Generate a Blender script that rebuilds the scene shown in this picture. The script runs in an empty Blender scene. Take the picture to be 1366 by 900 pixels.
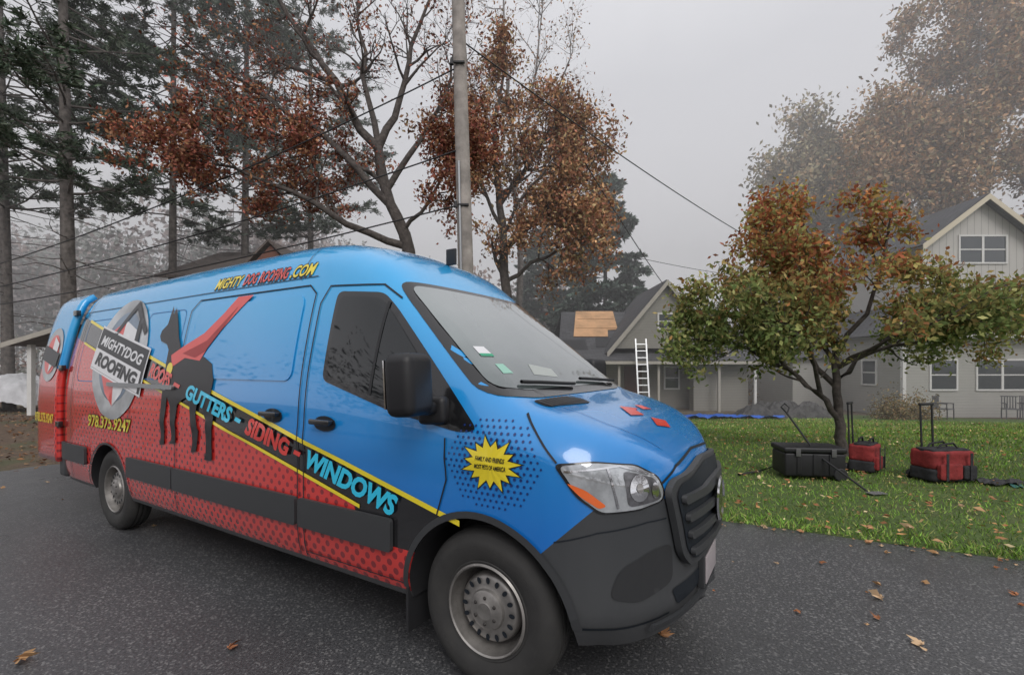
import bpy, bmesh, math, random, time
import numpy as np
from mathutils import Vector, Matrix
from mathutils.bvhtree import BVHTree
random.seed(7); rng=np.random.default_rng(7)
S=bpy.context.scene
COL=S.collection
T0=time.time()
# ------------------------------------------------------------------ materials
def nodes(name):
    m=bpy.data.materials.new(name); m.use_nodes=True
    nt=m.node_tree; b=nt.nodes['Principled BSDF']
    return m,nt,b
def mth(nt,op,a,b=None,c=None):
    n=nt.nodes.new('ShaderNodeMath'); n.operation=op
    for i,v in enumerate((a,b,c)):
        if v is None: continue
        if isinstance(v,(int,float)): n.inputs[i].default_value=v
        else: nt.links.new(v,n.inputs[i])
    return n.outputs[0]
def mixc(nt,f,a,b):
    n=nt.nodes.new('ShaderNodeMix'); n.data_type='RGBA'
    for s,v in ((n.inputs[0],f),(n.inputs[6],a),(n.inputs[7],b)):
        if isinstance(v,(int,float)): s.default_value=v
        elif isinstance(v,tuple): s.default_value=(v[0],v[1],v[2],1)
        else: nt.links.new(v,s)
    return n.outputs[2]
def objxyz(nt):
    t=nt.nodes.new('ShaderNodeTexCoord'); s=nt.nodes.new('ShaderNodeSeparateXYZ')
    nt.links.new(t.outputs['Object'],s.inputs[0]); return t.outputs['Object'],s.outputs
def noise(nt,co,scale,detail=4,rough=.6):
    n=nt.nodes.new('ShaderNodeTexNoise'); n.inputs['Scale'].default_value=scale
    n.inputs['Detail'].default_value=detail; n.inputs['Roughness'].default_value=rough
    nt.links.new(co,n.inputs['Vector']); return n.outputs['Fac']
def ramp(nt,f,stops):
    r=nt.nodes.new('ShaderNodeValToRGB'); nt.links.new(f,r.inputs[0])
    e=r.color_ramp.elements
    while len(e)<len(stops): e.new(.5)
    for i,(p,c) in enumerate(stops):
        e[i].position=p; e[i].color=(c[0],c[1],c[2],1)
    return r.outputs[0]
def bump(nt,b,h,strength=.3,dist=.01):
    n=nt.nodes.new('ShaderNodeBump'); n.inputs['Strength'].default_value=strength
    n.inputs['Distance'].default_value=dist
    nt.links.new(h,n.inputs['Height']); nt.links.new(n.outputs[0],b.inputs['Normal'])
def M(name,col,rough=.6,metal=0,coat=0,var=0,scale=5,bmp=0,bscale=60,bd=.01):
    m,nt,b=nodes(name)
    b.inputs['Base Color'].default_value=(*col,1); b.inputs['Roughness'].default_value=rough
    b.inputs['Metallic'].default_value=metal; b.inputs['Coat Weight'].default_value=coat
    b.inputs['Coat Roughness'].default_value=.04
    co,_=objxyz(nt)
    if var>0:
        f=noise(nt,co,scale)
        c=ramp(nt,f,[(.3,tuple(x*(1-var) for x in col)),(.7,tuple(min(1,x*(1+var)) for x in col))])
        nt.links.new(c,b.inputs['Base Color'])
    if bmp>0: bump(nt,b,noise(nt,co,bscale),bmp,bd)
    return m
def leafmat(name,trans=.3):
    m,nt,b=nodes(name)
    a=nt.nodes.new('ShaderNodeAttribute'); a.attribute_name='Col'
    d=nt.nodes.new('ShaderNodeBsdfDiffuse'); nt.links.new(a.outputs['Color'],d.inputs[0]); nt.nodes.remove(b)
    out=nt.nodes['Material Output'].inputs[0]
    if trans>0:
        t=nt.nodes.new('ShaderNodeBsdfTranslucent'); nt.links.new(a.outputs['Color'],t.inputs[0])
        mx=nt.nodes.new('ShaderNodeMixShader'); mx.inputs[0].default_value=trans
        nt.links.new(d.outputs[0],mx.inputs[1]); nt.links.new(t.outputs[0],mx.inputs[2]); nt.links.new(mx.outputs[0],out)
    else: nt.links.new(d.outputs[0],out)
    return m
LEAF=leafmat('leaf_tissue',.3)
LEAFD=leafmat('distant_leaf_tissue',0)
GRASSM=leafmat('grass_blade',0)
# ------------------------------------------------------------------ mesh helpers
def obj(name,verts,faces,mat=None,parent=None,smooth=False,loc=None):
    me=bpy.data.meshes.new(name); me.from_pydata([tuple(v) for v in verts],[],[tuple(f) for f in faces])
    me.update()
    if mat: me.materials.append(mat)
    if smooth: me.shade_smooth()
    o=bpy.data.objects.new(name,me); COL.objects.link(o)
    if parent: o.parent=parent
    if loc: o.location=loc
    return o
def empty(name,loc=(0,0,0),rz=0):
    o=bpy.data.objects.new(name,None); COL.objects.link(o); o.location=loc; o.rotation_euler=(0,0,rz)
    o.empty_display_size=.2; return o
def box(name,x0,x1,y0,y1,z0,z1,mat,parent=None,bev=0,rot=None,loc=None):
    v=[(x,y,z) for x in (x0,x1) for y in (y0,y1) for z in (z0,z1)]
    f=[(0,1,3,2),(4,6,7,5),(0,4,5,1),(2,3,7,6),(0,2,6,4),(1,5,7,3)]
    o=obj(name,v,f,mat,parent)
    if loc: o.location=loc
    if rot: o.rotation_euler=rot
    if bev>0:
        b=o.modifiers.new('b','BEVEL'); b.width=bev; b.segments=4
        o.data.shade_smooth(); o.data.set_sharp_from_angle(angle=math.radians(95))
    return o
def fastmesh(name,V,F,mat,parent=None,cols=None):
    me=bpy.data.meshes.new(name); n=len(V); k=F.shape[1]; m=len(F)
    me.vertices.add(n); me.vertices.foreach_set('co',V.astype(np.float32).ravel())
    me.loops.add(m*k); me.loops.foreach_set('vertex_index',F.astype(np.int32).ravel())
    me.polygons.add(m); me.polygons.foreach_set('loop_start',np.arange(0,m*k,k,dtype=np.int32))
    me.update(calc_edges=True); me.validate()
    if cols is not None:
        a=me.color_attributes.new('Col','FLOAT_COLOR','POINT')
        c=np.ones((n,4),np.float32); c[:,:3]=cols; a.data.foreach_set('color',c.ravel())
    me.materials.append(mat)
    o=bpy.data.objects.new(name,me); COL.objects.link(o)
    if parent: o.parent=parent
    return o
def unit(a): return a/np.maximum(np.linalg.norm(a,axis=1,keepdims=True),1e-6)
def leaves(name,C,size,cols,parent=None,aspect=.5,flat=0.,mat=None,A=None):
    n=len(C); C=np.asarray(C,float)
    if A is None:
        A=rng.normal(size=(n,3)); A[:,2]*=(1-flat)
    A=unit(A); R=rng.normal(size=(n,3))
    if flat>0: R[:,2]*=(1-flat)
    B=unit(np.cross(A,rng.normal(size=(n,3)))) if flat<.5 else unit(R-A*np.sum(A*R,1,keepdims=True))
    s=np.asarray(size).reshape(-1,1)*np.ones((n,1))
    V=np.stack([C-A*s,C+B*s*aspect,C+A*s,C-B*s*aspect],1).reshape(-1,3)
    if flat>=.5: V[:,2]+=np.abs(rng.normal(size=len(V)))*.25*np.repeat(s[:,0],4)
    F=np.arange(4*n).reshape(n,4)
    return fastmesh(name,V,F,mat or LEAF,parent,np.repeat(cols,4,axis=0))
def tubes(name,lines,mat,parent=None,n=6):
    V=[];F=[]
    for pts,rad in lines:
        b=len(V); k=len(pts)
        for i in range(k):
            t=(pts[min(i+1,k-1)]-pts[max(i-1,0)])
            if t.length<1e-6: t=Vector((0,0,1))
            t.normalize()
            ref=Vector((1,0,0)) if abs(t.x)<.8 else Vector((0,1,0))
            u=t.cross(ref).normalized(); w=t.cross(u)
            for j in range(n):
                a=2*math.pi*j/n
                V.append(pts[i]+(u*math.cos(a)+w*math.sin(a))*rad[i])
        for i in range(k-1):
            for j in range(n):
                F.append((b+i*n+j,b+i*n+(j+1)%n,b+(i+1)*n+(j+1)%n,b+(i+1)*n+j))
    V=np.array([tuple(v) for v in V]); F=np.array(F)
    o=fastmesh(name,V,F,mat,parent); o.data.shade_smooth(); return o
def palette(n,cols,var=.25):
    c=np.array(cols)[rng.integers(0,len(cols),n)]
    return np.clip(c*(1+rng.normal(size=(n,1))*var),.004,1)
# ------------------------------------------------------------------ world
w=bpy.data.worlds.new("World"); S.world=w; w.use_nodes=True
nt=w.node_tree; bg=nt.nodes['Background']
sky=nt.nodes.new('ShaderNodeTexSky'); sky.sky_type='NISHITA'; sky.sun_disc=False
sky.sun_elevation=math.radians(42); sky.sun_rotation=math.radians(150); sky.air_density=1; sky.dust_density=4
hs=nt.nodes.new('ShaderNodeHueSaturation'); hs.inputs['Saturation'].default_value=.25
nt.links.new(sky.outputs[0],hs.inputs['Color'])
tc=nt.nodes.new('ShaderNodeTexCoord'); sp=nt.nodes.new('ShaderNodeSeparateXYZ'); nt.links.new(tc.outputs['Generated'],sp.inputs[0])
cl=noise(nt,tc.outputs['Generated'],1.6,4,.5)
hz=mth(nt,'ADD',sp.outputs[2],mth(nt,'MULTIPLY',mth(nt,'SUBTRACT',cl,.5),.5))
g=ramp(nt,hz,[(0.0,(.80,.78,.80)),(.3,(.68,.67,.70)),(.55,(.62,.62,.655)),(.85,(.82,.82,.85))])
vm=nt.nodes.new('ShaderNodeVectorMath'); vm.operation='SCALE'; vm.inputs['Scale'].default_value=10.2
nt.links.new(g,vm.inputs[0])
nt.links.new(mixc(nt,.92,hs.outputs[0],vm.outputs[0]),bg.inputs[0]); bg.inputs[1].default_value=.122
sd=bpy.data.lights.new('sun','SUN'); sd.energy=1.25; sd.angle=math.radians(30); sd.color=(1,.97,.93)
so=bpy.data.objects.new('sun',sd); COL.objects.link(so); so.rotation_euler=(math.radians(50),0,math.radians(15))
# camera
cd=bpy.data.cameras.new('camera'); cam=bpy.data.objects.new('camera',cd); COL.objects.link(cam)
cam.location=(0,0,1.56); cam.rotation_euler=(math.radians(90),0,0)
cd.sensor_width=36; cd.lens=16.68; cd.shift_y=.027; cd.clip_end=2000; cd.clip_start=.05
S.camera=cam
S.view_settings.view_transform='Standard'; S.view_settings.look='None'; S.view_settings.exposure=0
# fog: a real, thin homogeneous mist over the woods and houses
m=bpy.data.materials.new('mist'); m.use_nodes=True; nt=m.node_tree; nt.nodes.remove(nt.nodes['Principled BSDF'])
vs_=nt.nodes.new('ShaderNodeVolumeScatter'); vs_.inputs['Color'].default_value=(1,.99,1,1); vs_.inputs['Density'].default_value=.0125; vs_.inputs['Anisotropy'].default_value=.1
nt.links.new(vs_.outputs[0],nt.nodes['Material Output'].inputs['Volume'])
box('fog',-110,110,12,95,-1.5,24,m)
# ------------------------------------------------------------------ ground
def ss(a,b,x):
    t=np.clip((x-a)/(b-a),0,1); return t*t*(3-2*t)
def G(x,y): return -.65*ss(6,22,y)*ss(-3,3,x)
def gridmesh(name,X,Y,Z,mat):
    n,m=X.shape; V=np.stack([X,Y,Z],-1).reshape(-1,3)
    i=np.arange(n-1)[:,None]*m+np.arange(m-1)[None,:]; i=i.ravel()
    F=np.stack([i,i+m,i+m+1,i+1],1)
    o=fastmesh(name,V,F,mat); o.data.shade_smooth(); return o
m,nt,b=nodes('leaf_litter_soil'); co,_=objxyz(nt)
f1=noise(nt,co,.5,3); f2=noise(nt,co,14,6,.8)
c=ramp(nt,f2,[(.3,(.045,.035,.03)),(.5,(.13,.09,.065)),(.65,(.22,.15,.09)),(.8,(.30,.21,.13))])
c2=mixc(nt,ramp(nt,f1,[(.48,(0,0,0)),(.62,(1,1,1))]),c,(.09,.10,.05))
nt.links.new(c2,b.inputs['Base Color']); b.inputs['Roughness'].default_value=.95; bump(nt,b,f2,.8,.05); SOIL=m
xs=np.concatenate([-np.geomspace(600,30,10),np.linspace(-28,34,80),np.geomspace(37,600,10)])
ys=np.concatenate([-np.geomspace(600,12,10),np.linspace(-10,40,70),np.geomspace(43,900,10)])
X,Y=np.meshgrid(xs,ys,indexing='ij'); gridmesh('ground',X,Y,G(X,Y)-.02,SOIL)
# lawn
m,nt,b=nodes('lawn_turf'); co,_=objxyz(nt)
f1=noise(nt,co,.7,3); f2=noise(nt,co,30,5,.8)
c=mixc(nt,f1,(.085,.17,.03),(.18,.26,.065)); c=mixc(nt,ramp(nt,f2,[(.35,(0,0,0)),(.7,(1,1,1))]),(.06,.085,.025),c)
f4=noise(nt,co,1.1,4); c=mixc(nt,mth(nt,'MULTIPLY',ramp(nt,f4,[(.58,(0,0,0)),(.70,(1,1,1))]),.6),c,(.13,.11,.06))
nt.links.new(c,b.inputs['Base Color']); b.inputs['Roughness'].default_value=.9; bump(nt,b,f2,.8,.04); TURF=m
P0=np.array([2.02,4.79]); e=np.array([.898,-.44]); nn=np.array([.44,.898])
def AB(a,bb): return P0[0]+a*e[0]+bb*nn[0],P0[1]+a*e[1]+bb*nn[1]
A,B=np.meshgrid(np.linspace(-7,24,150),np.concatenate([[0],np.linspace(.04,20,60)]),indexing='ij')
B=B+np.where(B<.03,.03*np.sin(A*5)+.03*np.sin(A*13+1)+.02*np.sin(A*31),0)
X,Y=AB(A,B); gridmesh('lawn',X,Y,G(X,Y)+np.where(B<.09,-.01,.022),TURF)
# asphalt
m,nt,b=nodes('asphalt'); co,_=objxyz(nt)
f1=noise(nt,co,.45,4); f2=noise(nt,co,70,4,.85); f3=noise(nt,co,30,3)
vo=nt.nodes.new('ShaderNodeTexVoronoi'); vo.inputs['Scale'].default_value=95; nt.links.new(co,vo.inputs['Vector'])
sepc=nt.nodes.new('ShaderNodeSeparateColor'); nt.links.new(vo.outputs['Color'],sepc.inputs[0])
c=ramp(nt,f2,[(.34,(.018,.019,.021)),(.5,(.072,.073,.077)),(.68,(.17,.17,.175))])
st_=mth(nt,'GREATER_THAN',sepc.outputs[0],.90)
c=mixc(nt,mth(nt,'MULTIPLY',st_,.5),c,(.33,.325,.32))
c=mixc(nt,mth(nt,'MULTIPLY',ramp(nt,f1,[(.38,(0,0,0)),(.62,(1,1,1))]),.5),c,(.045,.045,.048))
nt.links.new(c,b.inputs['Base Color'])
nt.links.new(mth(nt,'MULTIPLY_ADD',f1,-.6,.62),b.inputs['Roughness']); bump(nt,b,mth(nt,'ADD',f2,mth(nt,'MULTIPLY',f3,.4)),.4,.006); ASPH=m
A,B=np.meshgrid(np.linspace(0,1,90),np.linspace(-14,.0,60),indexing='ij')
left=-9.4-np.maximum(0,-2.3-B)*2.6+.15*np.sin(B*4)
A=left+A*(30-left); B=B+np.where(B>-.01,.02*np.sin(A*3),0)
X,Y=AB(A,B); gridmesh('driveway',X,Y,0*X+.0,ASPH)
# grass blades
n=120000
a=rng.uniform(-4,15,n*2); bb=rng.uniform(-.003,1,n*2); bb=np.sign(bb)*np.abs(bb)**1.5*17+rng.normal(size=n*2)*.02
x,y=AB(a,bb); D=np.hypot(x,y); keep=(x>.0)&(x<22); x=x[keep][:n];y=y[keep][:n];D=D[keep][:n]; n=len(x)
h=rng.uniform(.018,.048,n)*(1+D*.05); wd=.0035*(1+D*.16)
an=rng.uniform(0,6.28,n); lean=rng.normal(size=(n,2))*.028
base=np.stack([x,y,G(x,y)+.010],1); dx=np.stack([np.cos(an)*wd,np.sin(an)*wd,0*an],1)
tip=base+np.stack([lean[:,0],lean[:,1],h],1)
V=np.stack([base-dx,base+dx,tip],1).reshape(-1,3)
pn=.5+.5*np.sin(x*1.3+np.sin(y*1.1)*2)*np.sin(y*1.7+x*.4)
gc=palette(n,[(.15,.29,.045),(.19,.34,.06),(.24,.36,.08),(.35,.36,.13)],.25)*(.72+.5*pn[:,None])
fastmesh('lawn_grass',V,np.arange(3*n).reshape(n,3),GRASSM,None,np.repeat(gc,3,axis=0))
# fallen leaves
LC=[(.50,.27,.12),(.60,.42,.20),(.42,.20,.09),(.68,.55,.32),(.28,.14,.07)]
n=5200; a=rng.uniform(-3,16,n); bb=rng.uniform(0,1,n)**1.15*16; x,y=AB(a,bb)
leaves('fallen_leaves',np.stack([x,y,G(x,y)+.062],1),rng.uniform(.014,.040,n),palette(n,LC),None,.6,.85,mat=LEAFD)
n=9000; x=rng.uniform(-26,-6.5,n); y=rng.uniform(5.2,22,n)
k=((x-P0[0])*e[0]+(y-P0[1])*e[1])<-9.3; x=x[k];y=y[k];n=len(x)
leaves('fallen_leaves',np.stack([x,y,0*x-.005],1),rng.uniform(.02,.055,n),palette(n,[(.28,.15,.08),(.2,.11,.07),(.36,.23,.13),(.14,.08,.05)]),None,.6,.85,mat=LEAFD)
L=[(2.27,2.63,.045),(2.6,3.35,.03),(2.45,3.15,.05),(.86,2.72,.06),(-2.6,2.5,.06),(-1.55,2.6,.04),(2.42,3.73,.03),(3.4,3.2,.035),(1.8,3.0,.03),(3.5,3.9,.045),(4.0,3.55,.04),(3.1,4.15,.04),(2.7,4.4,.035)]
x=[];y=[];s=[]
for q in L: x.append(q[0]);y.append(q[1]);s.append(q[2])
for i in range(110):
    aa=random.uniform(-9,10); b2=-abs(random.gauss(0,1.6)); X1,Y1=AB(aa,b2)
    if Y1>1.0: x.append(X1);y.append(Y1);s.append(random.uniform(.012,.032))
for i in range(120):
    aa=random.uniform(-2,12); b2=abs(random.gauss(0,2.5)); X1,Y1=AB(aa,b2); x.append(X1);y.append(Y1);s.append(-random.uniform(.03,.06))
for i in range(90):
    aa=random.uniform(-1,9); b2=-abs(random.gauss(0,.12)); X1,Y1=AB(aa,b2); x.append(X1);y.append(Y1);s.append(random.uniform(.012,.028))
C=[];Z=[];AA=[];CC=[]
for X1,Y1,s1 in zip(x,y,s):
    zb_=.010
    if s1<0: s1=-s1; zb_=float(G(X1,Y1))+.06
    col=np.array(random.choice([(.50,.27,.14),(.55,.34,.18),(.38,.17,.09),(.6,.42,.26)]))
    t=random.uniform(0,6.28)
    for k in range(7):
        th=t+(k-3)*.5; d=(math.cos(th),math.sin(th),random.uniform(.0,.25))
        ll=s1*(1-.15*abs(k-3))*(1 if k%2 else .75)
        C.append((X1+d[0]*ll*.7,Y1+d[1]*ll*.7,zb_+ll*.12)); Z.append(ll); AA.append(d); CC.append(col*random.uniform(.8,1.1))
leaves('fallen_leaves',np.array(C),np.array(Z),np.array(CC),None,.38,.6,A=np.array(AA),mat=LEAFD)
# ------------------------------------------------------------------ trees
BARK=M('bark_dark',(.085,.072,.065),.95,var=.5,scale=9,bmp=.8,bscale=20,bd=.03)
BARKL=M('bark_grey',(.22,.20,.19),.95,var=.4,scale=9,bmp=.8,bscale=20,bd=.03)
BARKP=M('bark_pine',(.13,.115,.105),.95,var=.5,scale=7,bmp=.8,bscale=14,bd=.03)
def rv(): return Vector((random.gauss(0,1),random.gauss(0,1),random.gauss(0,1)))
def grow(p,d,L,r,lev,mx,lines,sites,wig,up,kids):
    n=5 if lev<mx else 4
    pts=[p.copy()]; rad=[r]; d=d.normalized()
    for i in range(n):
        d=(d+rv()*wig+Vector((0,0,up))).normalized(); p=p+d*(L/n); pts.append(p.copy()); rad.append(max(.003,r*(1-.75*(i+1)/n)))
    lines.append((pts,rad))
    if lev>=mx-1: sites.extend(pts[1:])
    if lev<mx:
        for c in range(kids):
            t=random.uniform(.2,1)*n; i=min(int(t),n-1); q=pts[i].lerp(pts[i+1],t-i)
            dd=(pts[i+1]-pts[i]).normalized(); ax=dd.cross(rv()).normalized()
            nd=Matrix.Rotation(math.radians(random.uniform(28,65)),3,ax)@dd
            grow(q,nd,L*random.uniform(.45,.72),rad[i]*.6,lev+1,mx,lines,sites,wig,up,kids)
def tree(name,mains,L0,kids,bark,nleaf,lsize,cols,depth=2,wig=.16,up=.03,spread=.15,dens=None,sidekids=7,start=.3,colfn=None,flat=0.,lm=None,inside=None):
    P=empty(name,mains[0][0][0]); off=Vector(mains[0][0][0])
    lines=[];sites=[]
    for pts,r0,r1 in mains:
        pts=[Vector(p) for p in pts]; k=len(pts)
        fine=[pts[0]]
        for i in range(k-1):
            for j in (1,2,3):
                q=pts[i].lerp(pts[i+1],j/3)
                if not(j==3): q=q+rv()*.03*(pts[i+1]-pts[i]).length
                fine.append(q)
        m_=len(fine); rad=[r0+(r1-r0)*(i/(m_-1)) for i in range(m_)]
        lines.append((fine,rad))
        for c in range(sidekids):
            t=(start+(1-start)*random.random())*(m_-1); i=min(int(t),m_-2); q=fine[i].lerp(fine[i+1],t-i)
            dd=(fine[i+1]-fine[i]).normalized(); ax=dd.cross(rv()).normalized()
            nd=Matrix.Rotation(math.radians(random.uniform(25,75)),3,ax)@dd
            grow(q,nd,L0*random.uniform(.6,1.1)*(1-.3*t/m_),rad[i]*.55,0,depth,lines,sites,wig,up,kids)
        dd=(fine[-1]-fine[-2]).normalized(); grow(fine[-1],dd,L0*.7,r1,0,depth,lines,sites,wig,up,kids)
    if inside: 
        lines=[l for l in lines if l[1][0]>.03 or inside(l[0][-1])]; sites=[q for q in sites if inside(q)]
    lines=[([p-off for p in a],b) for a,b in lines]
    tubes('trunk_and_branches',lines,bark,P)
    if nleaf:
        s=np.array([tuple(q) for q in sites])
        # patchy density: some twigs keep many leaves, some are bare
        pr=rng.random(len(s))**1.6+.05
        if dens is not None: pr=pr*np.array([dens(q) for q in s])
        pr=pr/pr.sum(); idx=rng.choice(len(s),nleaf,p=pr)
        C=s[idx]+rng.normal(size=(nleaf,3))*spread
        c=palette(nleaf,cols)
        c=c*(.65+.7*rng.random(len(s))[idx])[:,None]
        if colfn is not None: c=colfn(C,c)
        leaves('foliage',C-np.array(off),rng.uniform(.7,1.3,nleaf)*lsize,c,P,.5,flat,mat=lm)
    return P
def pine(name,x,y,H,zmin,r,Lmax,lean=(0,0),needle=.11,col=[(.075,.105,.075),(.10,.135,.09),(.13,.155,.115)],cone=False,dead=True,nw=.022,dz=.46,nneed=11):  # default needle greens lightened and greyed, haze mixed into the colour
    P=empty(name,(x,y,float(G(x,y)))); lines=[]
    def axis(z): return Vector((lean[0]*z/H,lean[1]*z/H,z))
    lines.append(([axis(z) for z in np.linspace(0,H,14)],[max(.02,r*(1-.8*z/H)) for z in np.linspace(0,H,14)]))
    C=[];A=[]
    z=zmin
    while z<H:
        for k in range(random.choice((3,4,4,5)) if cone else random.choice((2,3,4))):
            az=random.uniform(0,6.28); f=(z-zmin)/(H-zmin)
            shp=(1-f)**.85+.06 if cone else (.55+.55*math.sin(math.pi*min(1,f+.15)))*(1-.55*f*f)
            L=Lmax*shp*random.uniform(.55,1.15)
            d=Vector((math.cos(az),math.sin(az),random.uniform(-.1,.2) if not cone else -.15)); p=axis(z); pts=[p]; n=6
            for i in range(n):
                d=(d+rv()*.09+Vector((0,0,.02))).normalized(); p=p+d*L/n; pts.append(p)
            rr=r*.2*(1-.6*f); lines.append((pts,[max(.006,rr*(1-.8*i/n)) for i in range(n+1)]))
            for q in range(int(5+L*3.0)):
                t=random.uniform(.35,1)*n; i=min(int(t),n-1); b0=pts[i].lerp(pts[i+1],t-i)
                sd_=(pts[i+1]-pts[i]).normalized().cross(Vector((0,0,1))).normalized()*random.choice((-1,1))
                td=(sd_+ (pts[i+1]-pts[i]).normalized()*random.uniform(.3,1.2)+Vector((0,0,random.uniform(-.25,.2)))).normalized()
                tl=random.uniform(.25,.8)*(.5+L/5); b1=b0+td*tl
                lines.append(([b0,b1],[.009,.004]))
                for s_ in range(3):
                    cc=b0.lerp(b1,random.uniform(.35,1.05))
                    for h in range(nneed):
                        v=(td*.6+Vector((random.gauss(0,.6),random.gauss(0,.6),random.gauss(.1,.35)))).normalized(); C.append(cc+v*needle*.8+rv()*.04); A.append(v)
        z+=dz*random.uniform(.6,1.4)
    if dead:
        for i in range(26):
            z=random.uniform(zmin*.4,zmin*1.1); az=random.uniform(0,6.28); L=random.uniform(.8,2.8)
            d=Vector((math.cos(az),math.sin(az),random.uniform(-.3,.1))); p=axis(z); pts=[p]
            for j in range(4): d=(d+rv()*.14).normalized(); p=p+d*L/4; pts.append(p)
            lines.append((pts,[.022,.016,.012,.008,.004]))
    tubes('trunk_and_branches',lines,BARKP,P,5)
    C=np.array([tuple(c) for c in C]); A=np.array([tuple(c) for c in A]); n=len(C)
    c=palette(n,col,.25)
    leaves('needles',C,rng.uniform(.7,1.3,n)*needle,c,P,nw/needle,0,A=A,mat=LEAFD)
    return P
PF=[(.11,.145,.115),(.14,.175,.135),(.17,.195,.155)]  # paler needles for far pines; distance haze put into the colour
pine('pine_tree',-13.0,14,20,6.6,.22,3.4,(-.4,0))
pine('pine_tree',-12.9,18,22,7.2,.17,3.2,(0.1,0),col=PF)
pine('pine_tree',-11.6,20.5,23,7.2,.2,3.6,(.2,0),col=PF)
pine('pine_tree',-10.2,24,24,8.0,.2,3.8,(0,0),col=PF)
pine('pine_tree',-18.0,17,21,7.2,.2,3.7,(-.5,0),col=PF)
HZ=[(.09,.13,.105),(.12,.16,.13),(.15,.185,.15)]  # spruce greens greyed, haze painted into the needles
pine('spruce_tree',6.3,32,14.8,1.5,.24,5.0,(0,0),needle=.24,col=HZ,cone=True,dead=False,nw=.09,dz=.42,nneed=8)
pine('spruce_tree',2.4,38,13,1.5,.22,4.0,(0,0),needle=.24,col=HZ,cone=True,dead=False,nw=.09,dz=.5,nneed=7)
RED=[(.26,.09,.07),(.31,.115,.075),(.22,.085,.065),(.36,.19,.10),(.28,.15,.09)]
tree('maple_tree',[
 ([(-2.6,13,-.05),(-2.75,13,3),(-2.83,13,4.7),(-3.35,13,6.0),(-3.66,13,7.5),(-4.8,13,9.3),(-5.8,13,10.7),(-6.8,12.8,12.2)],.24,.05),
 ([(-3.66,13,7.5),(-3.14,13.2,8.9),(-2.83,13.3,10.5),(-2.2,13.4,12.2)],.11,.03),
 ([(-3.4,13,6.4),(-2.6,13.4,7.9),(-1.9,13.6,9.3),(-1.6,13.6,10.8)],.09,.025),
 ([(-3.3,13,5.9),(-4.8,12.8,7.5),(-6.4,12.6,8.6),(-8.0,12.4,9.6)],.12,.03),
 ([(-3.66,13,7.6),(-4.2,13.3,9.7),(-4.4,13.5,11.8)],.1,.03),
 ([(-2.85,13,4.8),(-4.4,12.6,5.3),(-5.8,12.3,6.1),(-7.9,12.0,6.7)],.11,.03),
 ([(-3.0,13,5.2),(-2.2,12.6,5.9),(-1.6,12.4,6.9)],.07,.02),
 ([(-4.6,12.7,5.4),(-5.4,12.9,7.0),(-6.0,13,8.0)],.05,.02),
 ([(-4.8,13,9.3),(-6.2,13.5,10.0),(-7.6,13.8,10.9)],.08,.02)],
 1.9,4,BARK,24000,.054,RED,depth=2,wig=.17,up=.02,spread=.12,dens=lambda q: 1.0 if q[2]<7.2 else max(.06,1-(q[2]-7.2)*.45),start=.42,sidekids=9,lm=LEAFD)
OAK=[(.42,.23,.12),(.37,.18,.10),(.46,.27,.14),(.33,.14,.09),(.38,.29,.15)]
tree('oak_tree',[
 ([(-.2,16,-.05),(-.15,16,3),(-.28,16,5.5),(-.45,16,7.6),(-.6,16,9.8),(-.3,16,11.2)],.24,.04),
 ([(-.28,16,5.4),(1.2,15.8,6.7),(2.5,15.7,8.0)],.1,.03),
 ([(-.4,16,7.0),(.9,16.2,8.9),(1.5,16.3,10.0)],.1,.03),
 ([(-.35,16,6.2),(-1.1,15.8,7.8),(-1.5,15.7,9.3)],.08,.02),
 ([(-.3,16,5.9),(.6,15.5,7.4),(1.6,15.4,8.6)],.07,.02),
 ([(-.2,16,4.4),(1.1,15.7,5.1),(2.3,15.5,5.6)],.08,.02)],
 1.7,4,BARK,30000,.07,OAK,depth=2,wig=.17,spread=.18,start=.3,sidekids=8,lm=LEAFD)
tree('bare_tree',[([(.4,22,0),(.4,22,6),(.2,22,11),(-.2,22,15),(-.4,22,19)],.2,.04),([(.3,22,8),(1.8,22,12),(2.6,22,15.5)],.1,.03),([(.3,22,9),(-1.4,22,13),(-2.2,22,17)],.1,.03),([(.3,22,10),(.9,22,14),(1.4,22,18)],.1,.03)],
 2.6,5,BARKL,2500,.07,OAK,depth=2,wig=.14,up=.06,spread=.2,sidekids=9,lm=LEAFD)
OK2=[(.42,.28,.17),(.40,.24,.14),(.48,.29,.15),(.36,.27,.16),(.30,.26,.15)]  # oak browns paled; haze of distance put into the leaf colour
tree('oak_tree',[
 ([(33,33,-.6),(33,33,6),(33,33,12),(32.5,33,18),(32.5,33,24)],.55,.1),
 ([(33,33,10),(29,32,14),(26,32,17)],.25,.06),
 ([(33,33,11),(30,34,18),(28.5,34,22.5)],.25,.06),
 ([(33,33,9),(36,32,14),(39,32,19)],.25,.06),
 ([(33,33,13),(31.5,31,20),(30.5,30,25)],.2,.05),
 ([(33,33,13),(35,34,20),(36,34,26)],.2,.05),
 ([(33,33,9),(28.5,31.5,12),(25,31,13.5)],.2,.05)],
 4.0,4,BARKL,70000,.15,OK2,depth=2,wig=.15,spread=.5,start=.3,sidekids=8,lm=LEAFD)
tree('oak_tree',[
 ([(28,40,-.6),(28,40,6),(28,40,12),(27,40,18)],.45,.1),
 ([(28,40,8),(24.5,39,12),(22.8,39,15.5)],.25,.06),
 ([(28,40,10),(26,40,15),(24.5,40,19)],.2,.06),
 ([(28,40,9),(31,39,14),(33,39,18)],.25,.06)],
 4,4,BARKL,38000,.2,[(.34,.29,.18),(.32,.29,.18),(.40,.29,.18)],depth=2,spread=.6,start=.3,sidekids=9,lm=LEAFD)
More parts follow.
